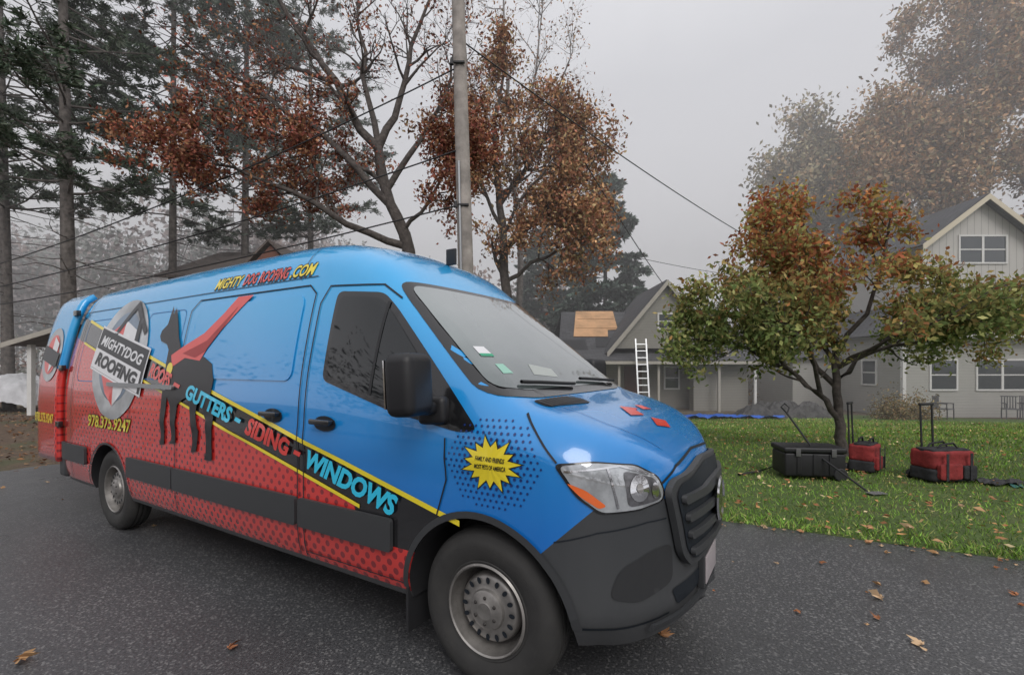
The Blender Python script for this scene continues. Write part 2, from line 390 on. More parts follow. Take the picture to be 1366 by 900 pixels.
# dogwood on lawn
def dogcol(C,c):
    t=np.clip((C[:,2]-2.0)/1.5+rng.normal(size=len(C))*.28+.35*np.sin(C[:,0]*1.6-.6),0,1)[:,None]
    redd=palette(len(C),[(.44,.15,.08),(.50,.22,.09),(.48,.32,.12),(.36,.13,.08),(.42,.36,.13),(.32,.32,.12)],.2)
    return c*(1-t)+redd*t
DX=[2.2,2.5,3.2,3.9,4.3,4.8,5.4,6.2,6.9,7.3,8.2,9.2,10.5]; DT=[2.1,2.7,3.15,3.7,4.5,4.95,4.65,4.75,4.2,3.4,3.0,3.0,2.6]
DB=[1.7,1.45,1.40,1.45,1.5,1.55,1.7,1.65,1.6,1.55,1.6,1.75,2.0]
def doginside(q):
    xx=q[0]*8.25/max(4,q[1]); k=(q[2]-1.56)*8.25/max(4,q[1])+1.56
    return np.interp(xx,DX,DB)-.05<k<np.interp(xx,DX,DT) and 2.4<xx<10.5
tree('dogwood_tree',[
 ([(5.76,8.25,-.1),(5.72,8.25,.5),(5.64,8.25,1.1),(5.66,8.3,1.8),(5.5,8.3,2.7),(5.1,8.3,4.0)],.095,.02),
 ([(5.70,8.25,.6),(5.2,8.1,1.1),(4.65,8.0,1.5),(3.9,7.9,1.85),(3.1,7.9,2.0)],.055,.014),
 ([(5.66,8.3,1.2),(5.0,8.5,2.2),(4.5,8.6,3.1),(4.6,8.6,4.0)],.05,.014),
 ([(5.66,8.3,1.5),(6.4,8.1,2.0),(7.3,8.0,2.3),(8.2,8,2.5)],.05,.014),
 ([(5.66,8.3,1.3),(6.6,8.7,1.8),(7.9,8.9,2.1),(8.9,9,2.2)],.05,.014),
 ([(5.66,8.3,1.7),(6.1,8.0,2.8),(6.3,7.9,4.0)],.045,.014),
 ([(5.3,8.15,1.05),(4.7,7.5,1.9),(4.0,7.3,2.4)],.04,.012),
 ([(5.66,8.3,1.6),(5.6,9.2,2.5),(5.3,9.8,3.3)],.045,.012),
 ([(5.66,8.3,1.5),(6.0,7.5,2.0),(6.4,6.9,2.3)],.04,.012),
 ([(4.65,8,1.5),(4.0,8.2,2.3),(3.3,8.3,2.6)],.03,.012),
 ([(5.5,8.3,2.2),(5.0,7.9,2.8),(4.6,7.8,3.3)],.03,.012),
 ([(6.4,8.1,2.0),(7.0,7.8,2.6),(7.7,7.7,2.8)],.035,.012)],
 .95,4,BARK,33000,.048,[(.18,.24,.085),(.23,.29,.10),(.30,.32,.12),(.15,.20,.075),(.37,.36,.15)],depth=2,wig=.2,up=-.01,spread=.09,start=.35,sidekids=9,colfn=dogcol,inside=doginside)
# distant tree belt
C=[];Zs=[];CC=[];lines=[]
def belt(x,y,h,rad,cols,n,dark=1):
    k=rng.integers(6,11); 
    cen=np.stack([rng.normal(size=k)*rad*.55,rng.normal(size=k)*rad*.55,rng.uniform(.3,.92,k)*h],1)
    idx=rng.integers(0,k,n); p=cen[idx]+rng.normal(size=(n,3))*rad*np.array([.36,.36,.34])
    p[:,2]=np.clip(p[:,2],0.2,h*1.03); C.append(p+np.array([x,y,-.5])); Zs.append(rng.uniform(.10,.22,n)*(1+math.hypot(x,y)/80)); 
    CC.append(palette(n,cols,.06)*dark*(.9+.2*rng.random(k)[idx])[:,None])
    for j in range(3): lines.append(([Vector((x,y,-.6)),Vector((x+random.uniform(-.8,.8),y,h*.5)),Vector((x+random.uniform(-2.5,2.5),y,h*random.uniform(.8,1.05)))],[.15,.1,.03]))
HC=[[(.42,.36,.36),(.39,.34,.33)],[(.43,.33,.30),(.40,.31,.28)],[(.33,.34,.32),(.31,.32,.30)],[(.44,.38,.37),(.41,.36,.36)]]  # washed-out greys and pinks: haze baked into the foliage colour
for i in range(120):
    px=-1.6+3.2*i/119+random.uniform(-.03,.03); R=random.uniform(42,62)
    if px<-.35: top=random.uniform(.20,.34)
    elif px<.12: top=random.uniform(.12,.22)
    elif px<.62: top=random.uniform(.05,.11)
    else: top=random.uniform(.15,.3)
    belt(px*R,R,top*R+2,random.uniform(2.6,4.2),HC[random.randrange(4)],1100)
for i in range(46):  # unseen trees behind the camera, added and darkened for reflections in the van
    a=math.radians(random.uniform(160,380)); R=random.uniform(20,32)
    if math.sin(a)>.25: continue
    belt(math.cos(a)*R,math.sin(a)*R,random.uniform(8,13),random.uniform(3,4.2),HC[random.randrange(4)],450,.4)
dp=empty('distant_trees')
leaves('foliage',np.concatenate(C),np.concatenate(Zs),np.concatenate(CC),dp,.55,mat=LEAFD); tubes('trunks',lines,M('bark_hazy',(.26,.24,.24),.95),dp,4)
# mid-distance undergrowth left
n=20000; c=rng.integers(0,26,n); cx=rng.uniform(-34,-8,26); cy=rng.uniform(22,30,26); chh=rng.uniform(1,4.5,26)
p=np.stack([cx[c]+rng.normal(size=n)*1.3,cy[c]+rng.normal(size=n)*1.2,chh[c]*rng.random(n)**.7],1)
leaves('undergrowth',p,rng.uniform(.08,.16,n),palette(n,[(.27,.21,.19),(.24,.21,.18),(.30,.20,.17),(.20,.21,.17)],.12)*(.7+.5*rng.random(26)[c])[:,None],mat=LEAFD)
# brush between the houses
n=6000; c=rng.integers(0,10,n); cx=rng.uniform(10.8,17,10); cy=rng.uniform(28,33,10)
p=np.stack([cx[c]+rng.normal(size=n)*.7,cy[c]+rng.normal(size=n)*.7,-.6+np.abs(rng.normal(size=n))*.9],1)
leaves('brush',p,rng.uniform(.05,.10,n),palette(n,[(.30,.20,.10),(.24,.19,.11),(.36,.24,.12)]),mat=LEAFD)
n=5000; c=rng.integers(0,9,n); cx=rng.uniform(14.4,16.0,9)
p=np.stack([cx[c]+rng.normal(size=n)*.25,18.6+rng.normal(size=n)*.3,-.6+np.abs(rng.normal(size=n))*.42],1)
leaves('shrub',p,rng.uniform(.03,.06,n),palette(n,[(.27,.21,.10),(.20,.18,.09),(.33,.22,.11)]),mat=LEAFD)
# ------------------------------------------------------------------ pole + wires
WOOD=M('weathered_pole_wood',(.30,.27,.245),.9,var=.35,scale=3,bmp=.5,bscale=30)
up=empty('utility_pole',(-.92,10.5,0))
tubes('pole',[([Vector((-.27*z/9.6,0,z)) for z in np.linspace(-.1,11.5,8)],[.19-.055*i/7 for i in range(8)])],WOOD,up,14)
METAL=M('galvanised_metal',(.35,.36,.37),.45,.8); DARK=M('dark_rubber',(.02,.02,.022),.6)
tubes('conduit',[([Vector((-.12,-.17,.2)),Vector((-.24,-.17,6.0))],[.03,.03])],METAL,up,8)
for z in (5.05,8.15):
    xx=-.27*z/9.6
    box('bracket',xx-.12,xx+.12,-.20,-.14,z-.025,z+.025,DARK,up,.01)
    tubes('insulator',[([Vector((xx-.16,-.2,z-.07)),Vector((xx-.16,-.2,z+.07))],[.045,.03])],DARK,up,10)
wires=[]
def wire(a,b,sag,r=.017):
    a=Vector(a);b=Vector(b); pts=[]
    for i in range(25):
        t=i/24; p=a.lerp(b,t); p.z-=4*sag*t*(1-t); pts.append(p)
    wires.append((pts,[r]*25)); return pts
wire((-1.15,10.4,8.1),(-21,15.6,3.75),.55)
wire((-1.1,10.4,6.3),(-21,15.6,3.3),.35); wire((-1.05,10.4,5.1),(-21,15.6,3.0),.3)
wire((-1.15,10.4,8.7),(14.5,23.5,6.4),.35); wire((2.0,13.0,7.1),(7.2,22.0,5.05),.1)
wire((2.5,17,5.9),(17.4,22,5.4),.5,.01)
wo=tubes('overhead_wires',wires,DARK,None,5)
# ------------------------------------------------------------------ houses
def siding(name,col,pitch=.12,vert=False):
    m,nt,b=nodes(name); co,s=objxyz(nt)
    k=s[0] if vert else s[2]
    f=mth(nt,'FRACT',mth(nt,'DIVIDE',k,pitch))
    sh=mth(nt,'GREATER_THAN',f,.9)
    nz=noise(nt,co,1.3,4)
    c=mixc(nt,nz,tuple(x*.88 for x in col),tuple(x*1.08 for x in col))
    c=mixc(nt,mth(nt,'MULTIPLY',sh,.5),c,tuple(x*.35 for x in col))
    nt.links.new(c,b.inputs['Base Color']); b.inputs['Roughness'].default_value=.7
    bump(nt,b,f,.5,.02); return m
def shingles(name,col):
    m,nt,b=nodes(name); co,s=objxyz(nt)
    br=nt.nodes.new('ShaderNodeTexBrick'); nt.links.new(co,br.inputs['Vector']); br.inputs['Scale'].default_value=1
    br.inputs['Brick Width'].default_value=.35; br.inputs['Row Height'].default_value=.13; br.inputs['Mortar Size'].default_value=.012
    br.inputs['Color1'].default_value=(*[x*.8 for x in col],1); br.inputs['Color2'].default_value=(*[x*1.25 for x in col],1); br.inputs['Mortar'].default_value=(*[x*.4 for x in col],1)
    nz=noise(nt,co,4,4); nt.links.new(mixc(nt,mth(nt,'MULTIPLY',nz,.5),br.outputs[0],tuple(x*.6 for x in col)),b.inputs['Base Color'])
    b.inputs['Roughness'].default_value=.9; return m
WHITE=M('white_trim_paint',(.70,.69,.67),.5,var=.06)
WGL=M('window_glass',(.05,.06,.065),.06,.0,coat=.6)
SHG=shingles('grey_shingles',(.10,.10,.107)); PLY=M('plywood_sheathing',(.64,.37,.19),.8,var=.25,scale=1.5)
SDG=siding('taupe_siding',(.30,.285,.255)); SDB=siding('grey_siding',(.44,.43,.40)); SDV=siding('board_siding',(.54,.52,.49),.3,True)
def quad(name,p,mat,parent,th=.0):
    o=obj(name,p,[tuple(range(len(p)))],mat,parent)
    if th: s=o.modifiers.new('s','SOLIDIFY'); s.thickness=th; s.offset=0
    return o
def window(parent,x0,x1,z0,z1,y,cols=1,axis='y',name='window'):
    t=.07
    def bx(a0,a1,zz0,zz1,d0,d1,mat,nm):
        if axis=='y': box(nm,a0,a1,y-d1,y-d0,zz0,zz1,mat,parent)
        else: box(nm,y-d1,y-d0,a0,a1,zz0,zz1,mat,parent)
    bx(x0,x1,z0,z1,-.02,.012,WGL,name+'_glass')
    bx(x0-t,x0,z0-t,z1+t,-.02,.05,WHITE,name+'_frame'); bx(x1,x1+t,z0-t,z1+t,-.02,.05,WHITE,name+'_frame')
    bx(x0,x1,z1,z1+t,-.02,.048,WHITE,name+'_head'); bx(x0,x1,z0-t,z0,-.02,.06,WHITE,name+'_sill')
    bx(x0,x1,(z0+z1)/2-.025,(z0+z1)/2+.025,.012,.035,WHITE,name+'_rail')
    for i in range(1,cols):
        xx=x0+(x1-x0)*i/cols; bx(xx-.05,xx+.05,z0,z1,.012,.04,WHITE,name+'_mullion')
def gable(parent,x0,x1,y0,y1,ze,zr,mw,mr,oh=.3,trim=WHITE):
    xm=(x0+x1)/2
    quad('gable_wall',[(x0,y0,ze),(x1,y0,ze),(xm,y0,zr)],mw,parent); quad('gable_wall_back',[(x0,y1,ze),(x1,y1,ze),(xm,y1,zr)],mw,parent)
    sl=(zr-ze)/(xm-x0)
    for s in (-1,1):
        xe=(x0-oh) if s<0 else (x1+oh); z_=ze-oh*sl+.08
        quad('roof_slope',[(xe,y0-oh,z_),(xm,y0-oh,zr+.08),(xm,y1+oh,zr+.08),(xe,y1+oh,z_)],mr,parent,.08)
        quad('rake_board',[(xe,y0-oh-.05,z_-.22),(xm,y0-oh-.05,zr-.14),(xm,y0-oh-.05,zr+.09),(xe,y0-oh-.05,z_+.05)],trim,parent,.03)
h1=empty('ranch_house')
TAN=M('tan_trim_paint',(.42,.39,.34),.6,var=.08)
box('walls',2.5,10.5,22,28,-.8,2.1,SDG,h1)
box('corner_post',10.42,10.6,21.9,22.05,-.8,2.1,WHITE,h1)
quad('roof_front',[(2.1,21.6,2.08),(10.9,21.6,2.08),(10.9,25,4.32),(2.6,25,4.32)],SHG,h1,.08)
quad('roof_back',[(2.1,28.4,2.08),(10.9,28.4,2.08),(10.9,25,4.33),(2.6,25,4.33)],SHG,h1,.08)
quad('exposed_sheathing',[(2.95,22.75,2.93),(4.6,22.75,2.93),(4.7,23.3,3.28),(5.2,23.35,3.32),(5.3,24.95,4.38),(3.35,24.95,4.38)],PLY,h1,.03)
UND=M('black_underlayment',(.035,.035,.038),.8); PLD=M('plywood_edge',(.40,.22,.11),.8)
quad('underlayment',[(2.3,21.75,2.25),(3.5,21.75,2.25),(3.45,22.5,2.75),(2.4,22.5,2.75)],UND,h1,.03)
quad('underlayment',[(3.9,22.0,2.40),(4.9,22.0,2.40),(4.8,22.7,2.86),(4.0,22.7,2.86)],UND,h1,.03)
for k in range(2): quad('sheathing_joint',[(3.15+k*.2,23.4+k*.8,3.378+k*.528),(5.2,23.4+k*.8,3.378+k*.528),(5.2,23.42+k*.8,3.391+k*.528),(3.15+k*.2,23.42+k*.8,3.391+k*.528)],PLD,h1,.02)
gable(h1,4.4,9.2,21.0,25.5,2.3,5.2,SDG,SHG,.25,TAN)
window(h1,6.5,7.1,3.2,3.8,21.0)
box('porch_ceiling',2.9,10.6,20.3,22,1.62,1.72,TAN,h1)
quad('porch_roof',[(2.8,20.1,1.74),(10.7,20.1,1.74),(10.7,21.98,2.3),(2.8,21.98,2.3)],SHG,h1,.06)
box('porch_fascia',2.8,10.7,20.07,20.13,1.60,1.73,TAN,h1)
box('porch_deck',2.9,10.6,20.3,22,-.75,-.45,M('deck_boards',(.16,.13,.1),.8,var=.2),h1)
for x in (3.0,4.6,6.3,8.9,10.45): box('porch_post',x-.05,x+.05,20.35,20.45,-.45,1.62,TAN if x<9 else WHITE,h1)
box('side_wall',8.0,10.4,20.9,21.4,-.45,1.62,SDG,h1)
window(h1,7.1,7.7,.5,1.45,22); window(h1,3.4,4.2,.4,1.4,22,2)
box('front_door',5.2,6.0,21.93,21.99,-.45,1.5,M('door_paint',(.12,.06,.05),.5),h1)
lad=empty('extension_ladder',(5.42,19.35,-.62)); lad.rotation_euler=(math.radians(-11),0,0)
AL=M('aluminium',(.65,.66,.67),.35,.7)
for x in (-.22,.22): box('rail',x-.03,x+.03,-.02,.02,0,3.35,AL,lad)
for i in range(11): box('rung',-.2,.2,-.015,.015,.2+i*.29,.235+i*.29,AL,lad)
def skinfig(name,pts,edges,rad,mats,loc,rz=0):
    me=bpy.data.meshes.new(name); me.from_pydata(pts,edges,[]); me.materials.append(mats)
    o=bpy.data.objects.new(name,me); COL.objects.link(o); o.location=loc; o.rotation_euler=(0,0,rz)
    o.modifiers.new('sk','SKIN')
    for i,r in enumerate(rad): me.skin_vertices[0].data[i].radius=(r,r)
    me.skin_vertices[0].data[0].use_root=True
    s=o.modifiers.new('ss','SUBSURF'); s.levels=1; s.render_levels=2; return o
rf=empty('roofer',(7.15,22.6,4.55))
b_=skinfig('body',[(0,0,.28),(0,-.12,.46),(0,-.24,.6),(0,-.30,.68),(.17,-.22,.6),(.25,-.36,.40),(.16,-.48,.26),(-.17,-.22,.6),(-.25,-.36,.42),(-.16,-.48,.28),(.1,-.02,.26),(.17,-.36,.40),(.16,-.28,.08),(.16,-.38,.04),(-.1,-.02,.26),(-.18,-.25,.14),(-.17,.15,.08),(-.17,.2,.02)],
 [(0,1),(1,2),(2,3),(2,4),(4,5),(5,6),(2,7),(7,8),(8,9),(0,10),(10,11),(11,12),(12,13),(0,14),(14,15),(15,16),(16,17)],
 [.14,.14,.15,.06,.07,.05,.035,.07,.05,.035,.09,.07,.05,.04,.09,.07,.05,.04],M('work_clothes',(.05,.06,.08),.9),(0,0,0)); b_.parent=rf
def ball(name,loc,r,mat,parent,sc=(1,1,1)):
    bm=bmesh.new(); bmesh.ops.create_uvsphere(bm,u_segments=20,v_segments=12,radius=r)
    me=bpy.data.meshes.new(name); bm.to_mesh(me); bm.free(); me.materials.append(mat); me.shade_smooth()
    o=bpy.data.objects.new(name,me); COL.objects.link(o); o.location=loc; o.scale=sc; o.parent=parent; return o
ball('head',(0,-.36,.78),.105,M('skin',(.45,.27,.2),.6),rf,(.85,1,1.15)); ball('cap',(0,-.35,.83),.11,M('cap_cloth',(.03,.03,.04),.9),rf,(.9,1.05,.8))
# right house
h2=empty('two_storey_house')
box('ground_floor_walls',16.5,28,20,27,-.9,2.9,SDB,h2)
box('corner_board',16.42,16.56,19.93,20.07,-.9,2.9,WHITE,h2)
quad('lower_roof',[(16.1,19.5,2.85),(28.4,19.5,2.85),(28.4,22,4.2),(17.4,22,4.2)],SHG,h2,.08)
quad('lower_roof_side',[(16.1,19.5,2.85),(17.4,22,4.2),(17.4,27.3,4.2),(16.1,27.3,2.85)],SHG,h2,.08)
box('eave_fascia',16.1,28.4,19.44,19.5,2.68,2.9,WHITE,h2)
box('upper_walls',17.6,22.4,20.3,27,3.0,6.8,SDV,h2)
gable(h2,17.6,22.4,20.3,27,6.8,8.65,SDV,SHG,.4,M('cream_trim',(.62,.55,.42),.5))
box('upper_corner_board',17.53,17.66,20.23,20.36,3.0,6.75,WHITE,h2)
window(h2,19.15,21.1,5.95,7.05,20.3,2)
window(h2,17.65,18.7,.55,1.75,20,1); window(h2,19.6,21.7,.55,1.75,20,2); window(h2,23.5,24.6,.55,1.75,20,1)
window(h2,21.5,22.3,.7,1.75,16.5,1,'x'); window(h2,24.5,25.3,.7,1.75,16.5,1,'x')
box('rear_wing',14.2,16.4,24,30,-.9,1.9,SDB,h2); quad('rear_wing_roof',[(13.9,23.7,1.9),(16.5,23.7,1.9),(16.5,27,3.0),(13.9,27,3.0)],SHG,h2,.06)
# building behind the van
h3=empty('brown_house')
BRN=siding('brown_siding',(.20,.14,.12)); SHB=shingles('brown_shingles',(.17,.14,.125))
box('walls',-12.7,-8.8,18,24,-.2,4.9,BRN,h3)
quad('roof_front',[(-13.2,17.5,4.85),(-8.3,17.5,4.85),(-8.6,21,6.5),(-12.9,21,6.5)],SHB,h3,.1)
quad('roof_back',[(-13.2,24.5,4.85),(-8.3,24.5,4.85),(-8.6,21,6.52),(-12.9,21,6.52)],SHB,h3,.1)
quad('roof_side',[(-8.3,17.5,4.85),(-8.3,24.5,4.85),(-8.6,21,6.5)],M('red_gable',(.28,.13,.09),.8),h3,.05)
quad('dormer_gable',[(-9.9,17.6,5.0),(-8.0,17.6,5.0),(-8.95,17.6,6.0)],M('red_gable_paint',(.26,.12,.085),.8),h3,.05)
quad('dormer_roof',[(-10.2,17.4,4.9),(-8.95,17.4,6.15),(-8.95,21,6.15),(-10.2,21,4.9)],SHB,h3,.07)
quad('dormer_roof',[(-7.7,17.4,4.9),(-8.95,17.4,6.15),(-8.95,21,6.15),(-7.7,21,4.9)],SHB,h3,.07)
# carport
h4=empty('carport')
for x in (-15.2,-11.4):
    for y in (15,18.5): box('post',x-.07,x+.07,y-.07,y+.07,-.05,2.2,WHITE,h4)
quad('roof_left',[(-15.8,14.7,2.2),(-13.3,14.7,2.95),(-13.3,18.8,2.95),(-15.8,18.8,2.2)],SHB,h4,.08)
quad('roof_right',[(-10.8,14.7,2.2),(-13.3,14.7,2.95),(-13.3,18.8,2.95),(-10.8,18.8,2.2)],SHB,h4,.08)
for xa in (-15.8,-10.8): quad('rake_board',[(xa,14.62,2.08),(-13.3,14.62,2.83),(-13.3,14.62,2.98),(xa,14.62,2.23)],TAN,h4,.03)
box('stored_crates',-14.8,-12,17,18.3,-.02,1.1,BRN,h4,.03)
def tarp(name,x0,x1,y0,y1,hfn,mat,n=60):
    X,Y=np.meshgrid(np.linspace(x0,x1,n),np.linspace(y0,y1,n),indexing='ij')
    return gridmesh(name,X,Y,hfn(X,Y),mat)
def crump(X,Y,s,a): return a*(np.abs(np.sin(X*s+np.sin(Y*s*1.3)*1.7))+np.abs(np.sin(Y*s*1.7+np.cos(X*s*.9)*2)))
tarp('covered_boat',-19.5,-15.9,15.6,17.4,lambda X,Y: (1.2-.35*np.abs(X+17.2)/1.8)*np.clip(1-np.abs((X+17.7)/1.82)**5,0,1)**.5*np.clip(1-np.abs((Y-16.5)/.92)**3,0,1)**.5+crump(X,Y,4,.05)+crump(X,Y,11,.02)-.03,M('white_tarpaulin',(.55,.55,.57),.5,var=.2,scale=3),80)
tarp('blue_tarp',6.3,10.6,18.3,19.5,lambda X,Y: G(X,Y)+.02+crump(X,Y,3.3,.06)+crump(X,Y,9,.03),M('blue_tarpaulin',(.03,.13,.55),.4))
tarp('debris_pile',9.0,13.2,18.7,20.0,lambda X,Y: G(X,Y)+.0+(.16+crump(X,Y,2.6,.2)+crump(X,Y,8,.07)+crump(X,Y,19,.04))*np.clip(1-np.abs((X-11.1)/2.1)**4,0,1)*np.clip(1-np.abs((Y-19.35)/.65)**4,0,1),M('shingle_debris',(.07,.068,.066),.8,var=.6,scale=6),90)
def chair(x,y,rz):
    P=empty('patio_chair',(x,y,float(G(x,y))),rz); ml=M('chair_metal',(.16,.16,.17),.4,.5)
    box('seat',-.25,.25,-.25,.25,.4,.43,ml,P)
    for i in range(6): box('back_slat',-.23+i*.08,-.2+i*.08,.24,.26,.43,.88,ml,P)
    box('back_rail',-.25,.25,.235,.265,.88,.92,ml,P)
    for sx in (-.23,.23):
        for sy in (-.23,.23): box('leg',sx-.015,sx+.015,sy-.015,sy+.015,0,.4,ml,P)
        box('arm',sx-.02,sx+.02,-.24,.23,.62,.65,ml,P); box('arm_post',sx-.015,sx+.015,-.23,-.2,.43,.62,ml,P)
chair(17.0,18.7,.4); chair(19.6,18.6,-.5); chair(20.6,18.8,.2)
# ------------------------------------------------------------------ lawn tools
BLK=M('black_plastic',(.012,.012,.014),.5,bmp=.2,bscale=80,bd=.003); REDF=M('red_fabric',(.24,.025,.025),.85,var=.3,scale=9,bmp=.5,bscale=25,bd=.02)
BLF=M('black_fabric',(.028,.028,.031),.9,var=.3,scale=9,bmp=.5,bscale=25,bd=.02)
def lathe(name,prof,mat,parent,n=48,loc=(0,0,0),smooth=True):
    V=[];F=[]
    for r,t in prof:
        for j in range(n):
            a=2*math.pi*j/n; V.append((r*math.cos(a),t,r*math.sin(a)))
    for i in range(len(prof)-1):
        for j in range(n): F.append((i*n+j,i*n+(j+1)%n,(i+1)*n+(j+1)%n,(i+1)*n+j))
    o=obj(name,V,F,mat,parent,smooth,loc)
    if smooth: o.data.set_sharp_from_angle(angle=math.radians(35))
    return o
tb=empty('wheeled_tool_chest',(4.08,6.55,.02),math.radians(-8))
box('body',-.38,.38,-.22,.22,.05,.36,BLK,tb,.025); box('lid',-.395,.395,-.235,.235,.365,.44,BLK,tb,.025)
for x in (-.2,0,.2): box('rib',x-.03,x+.03,-.232,-.222,.08,.35,BLK,tb,.004)
for x in (-.22,.22): box('latch',x-.03,x+.03,-.25,-.235,.32,.42,M('latch_grey',(.1,.1,.1),.4),tb,.005)
for y in (-.24,.2): lathe('wheel',[(0,0),(.075,0),(.085,.01),(.085,.04),(.075,.05),(0,.05)],DARK,tb,loc=(.31,y,.085))
def softbox(name,x0,x1,y0,y1,z0,z1,mat,P,amp=.008,ex=11):
    bm=bmesh.new(); bmesh.ops.create_cube(bm,size=1); bmesh.ops.subdivide_edges(bm,edges=bm.edges[:],cuts=9,use_grid_fill=True)
    ph=random.uniform(0,9)
    for v in bm.verts:
        p=v.co*2; k=(abs(p.x)**ex+abs(p.y)**ex+abs(p.z)**ex)**(-1/ex) if p.length>0 else 1
        p=p*min(1.0,k); p+=Vector((math.sin(p.y*5+ph),math.sin(p.z*6+ph),math.sin(p.x*7+ph)))*amp*3
        v.co=Vector(((x0+x1)/2+p.x*(x1-x0)/2,(y0+y1)/2+p.y*(y1-y0)/2,(z0+z1)/2+p.z*(z1-z0)/2))
    me=bpy.data.meshes.new(name); bm.to_mesh(me); bm.free(); me.materials.append(mat); me.shade_smooth()
    o=bpy.data.objects.new(name,me); COL.objects.link(o); o.parent=P; return o
def bag(x,y,rz,w,d,h,hh):
    P=empty('rolling_tool_bag',(x,y,float(G(x,y))+.02),rz)
    softbox('lower_body',-w/2,w/2,-d/2,d/2,.02,h*.45,BLF,P); softbox('upper_body',-w/2+.01,w/2-.01,-d/2+.01,d/2-.005,h*.42,h,REDF,P)
    softbox('front_pocket',-w*.42,w*.10,-d/2-.045,-d/2+.02,.06,h*.62,REDF,P); softbox('front_pocket',w*.14,w*.44,-d/2-.04,-d/2+.02,.06,h*.55,BLF,P)
    softbox('top_flap',-w/2+.03,w/2-.03,-d/2+.04,d/2-.06,h-.03,h+.02,BLF,P)
    for xx in (-w*.28,w*.28): box('webbing',xx-.018,xx+.018,-d/2-.052,-d/2-.046,.05,h-.02,BLF,P)
    for yy in (-.08,.05): tubes('carry_strap',[([Vector((-w*.3,yy,h-.02)),Vector((-w*.18,yy,h+.07)),Vector((w*.12,yy,h+.09)),Vector((w*.3,yy,h-.02))],[.013]*4)],BLF,P)
    for s in (-1,1): tubes('handle_tube',[([Vector((s*.09,d/2+.0,.1)),Vector((s*.09,d/2+.03,hh))],[.014,.012])],DARK,P,8)
    box('handle_grip',-.11,.11,d/2+.01,d/2+.045,hh-.015,hh+.02,DARK,P,.01)
    for s in (-1,1): lathe('wheel',[(0,0),(.055,0),(.06,.01),(.06,.035),(0,.04)],DARK,P,loc=(s*w*.4,d/2,.06))
bag(5.17,6.95,math.radians(40),.46,.32,.40,.98)
bag(5.75,6.35,math.radians(8),.64,.36,.42,1.0)
wt=M('black_trash_fabric',(.03,.03,.032),.7)
tarp('work_cloth',6.05,6.65,6.0,6.3,lambda X,Y: G(X,Y)+.0+crump(X,Y,9,.03)+crump(X,Y,23,.015),wt,30)
tarp('work_cloth',6.3,6.8,5.9,6.05,lambda X,Y: G(X,Y)+.0+crump(X,Y,11,.02)+crump(X,Y,29,.012),M('teal_cloth',(.03,.12,.11),.8),24)
pr=empty('shingle_remover',(0,0,0))
tubes('shaft',[([Vector((4.0,6.9,.86)),Vector((4.12,6.4,.35)),Vector((4.30,5.72,.03))],[.014,.013,.012])],DARK,pr,8)
tubes('d_grip',[([Vector((4.0,6.9,.86)),Vector((3.93,6.93,.95)),Vector((3.99,6.95,1.0)),Vector((4.05,6.93,.94)),Vector((4.0,6.9,.86))],[.012]*5)],DARK,pr,8)
box('blade',-.1,.1,-.1,.02,0,.006,METAL,pr,0,(0,0,.2),(4.32,5.68,.04))
pr2=empty('pry_bar',(0,0,0))
tubes('bar',[([Vector((3.15,6.6,.04)),Vector((3.5,6.75,.05)),Vector((3.95,7.1,.06)),Vector((4.0,7.15,.1))],[.015]*4)],DARK,pr2,8)
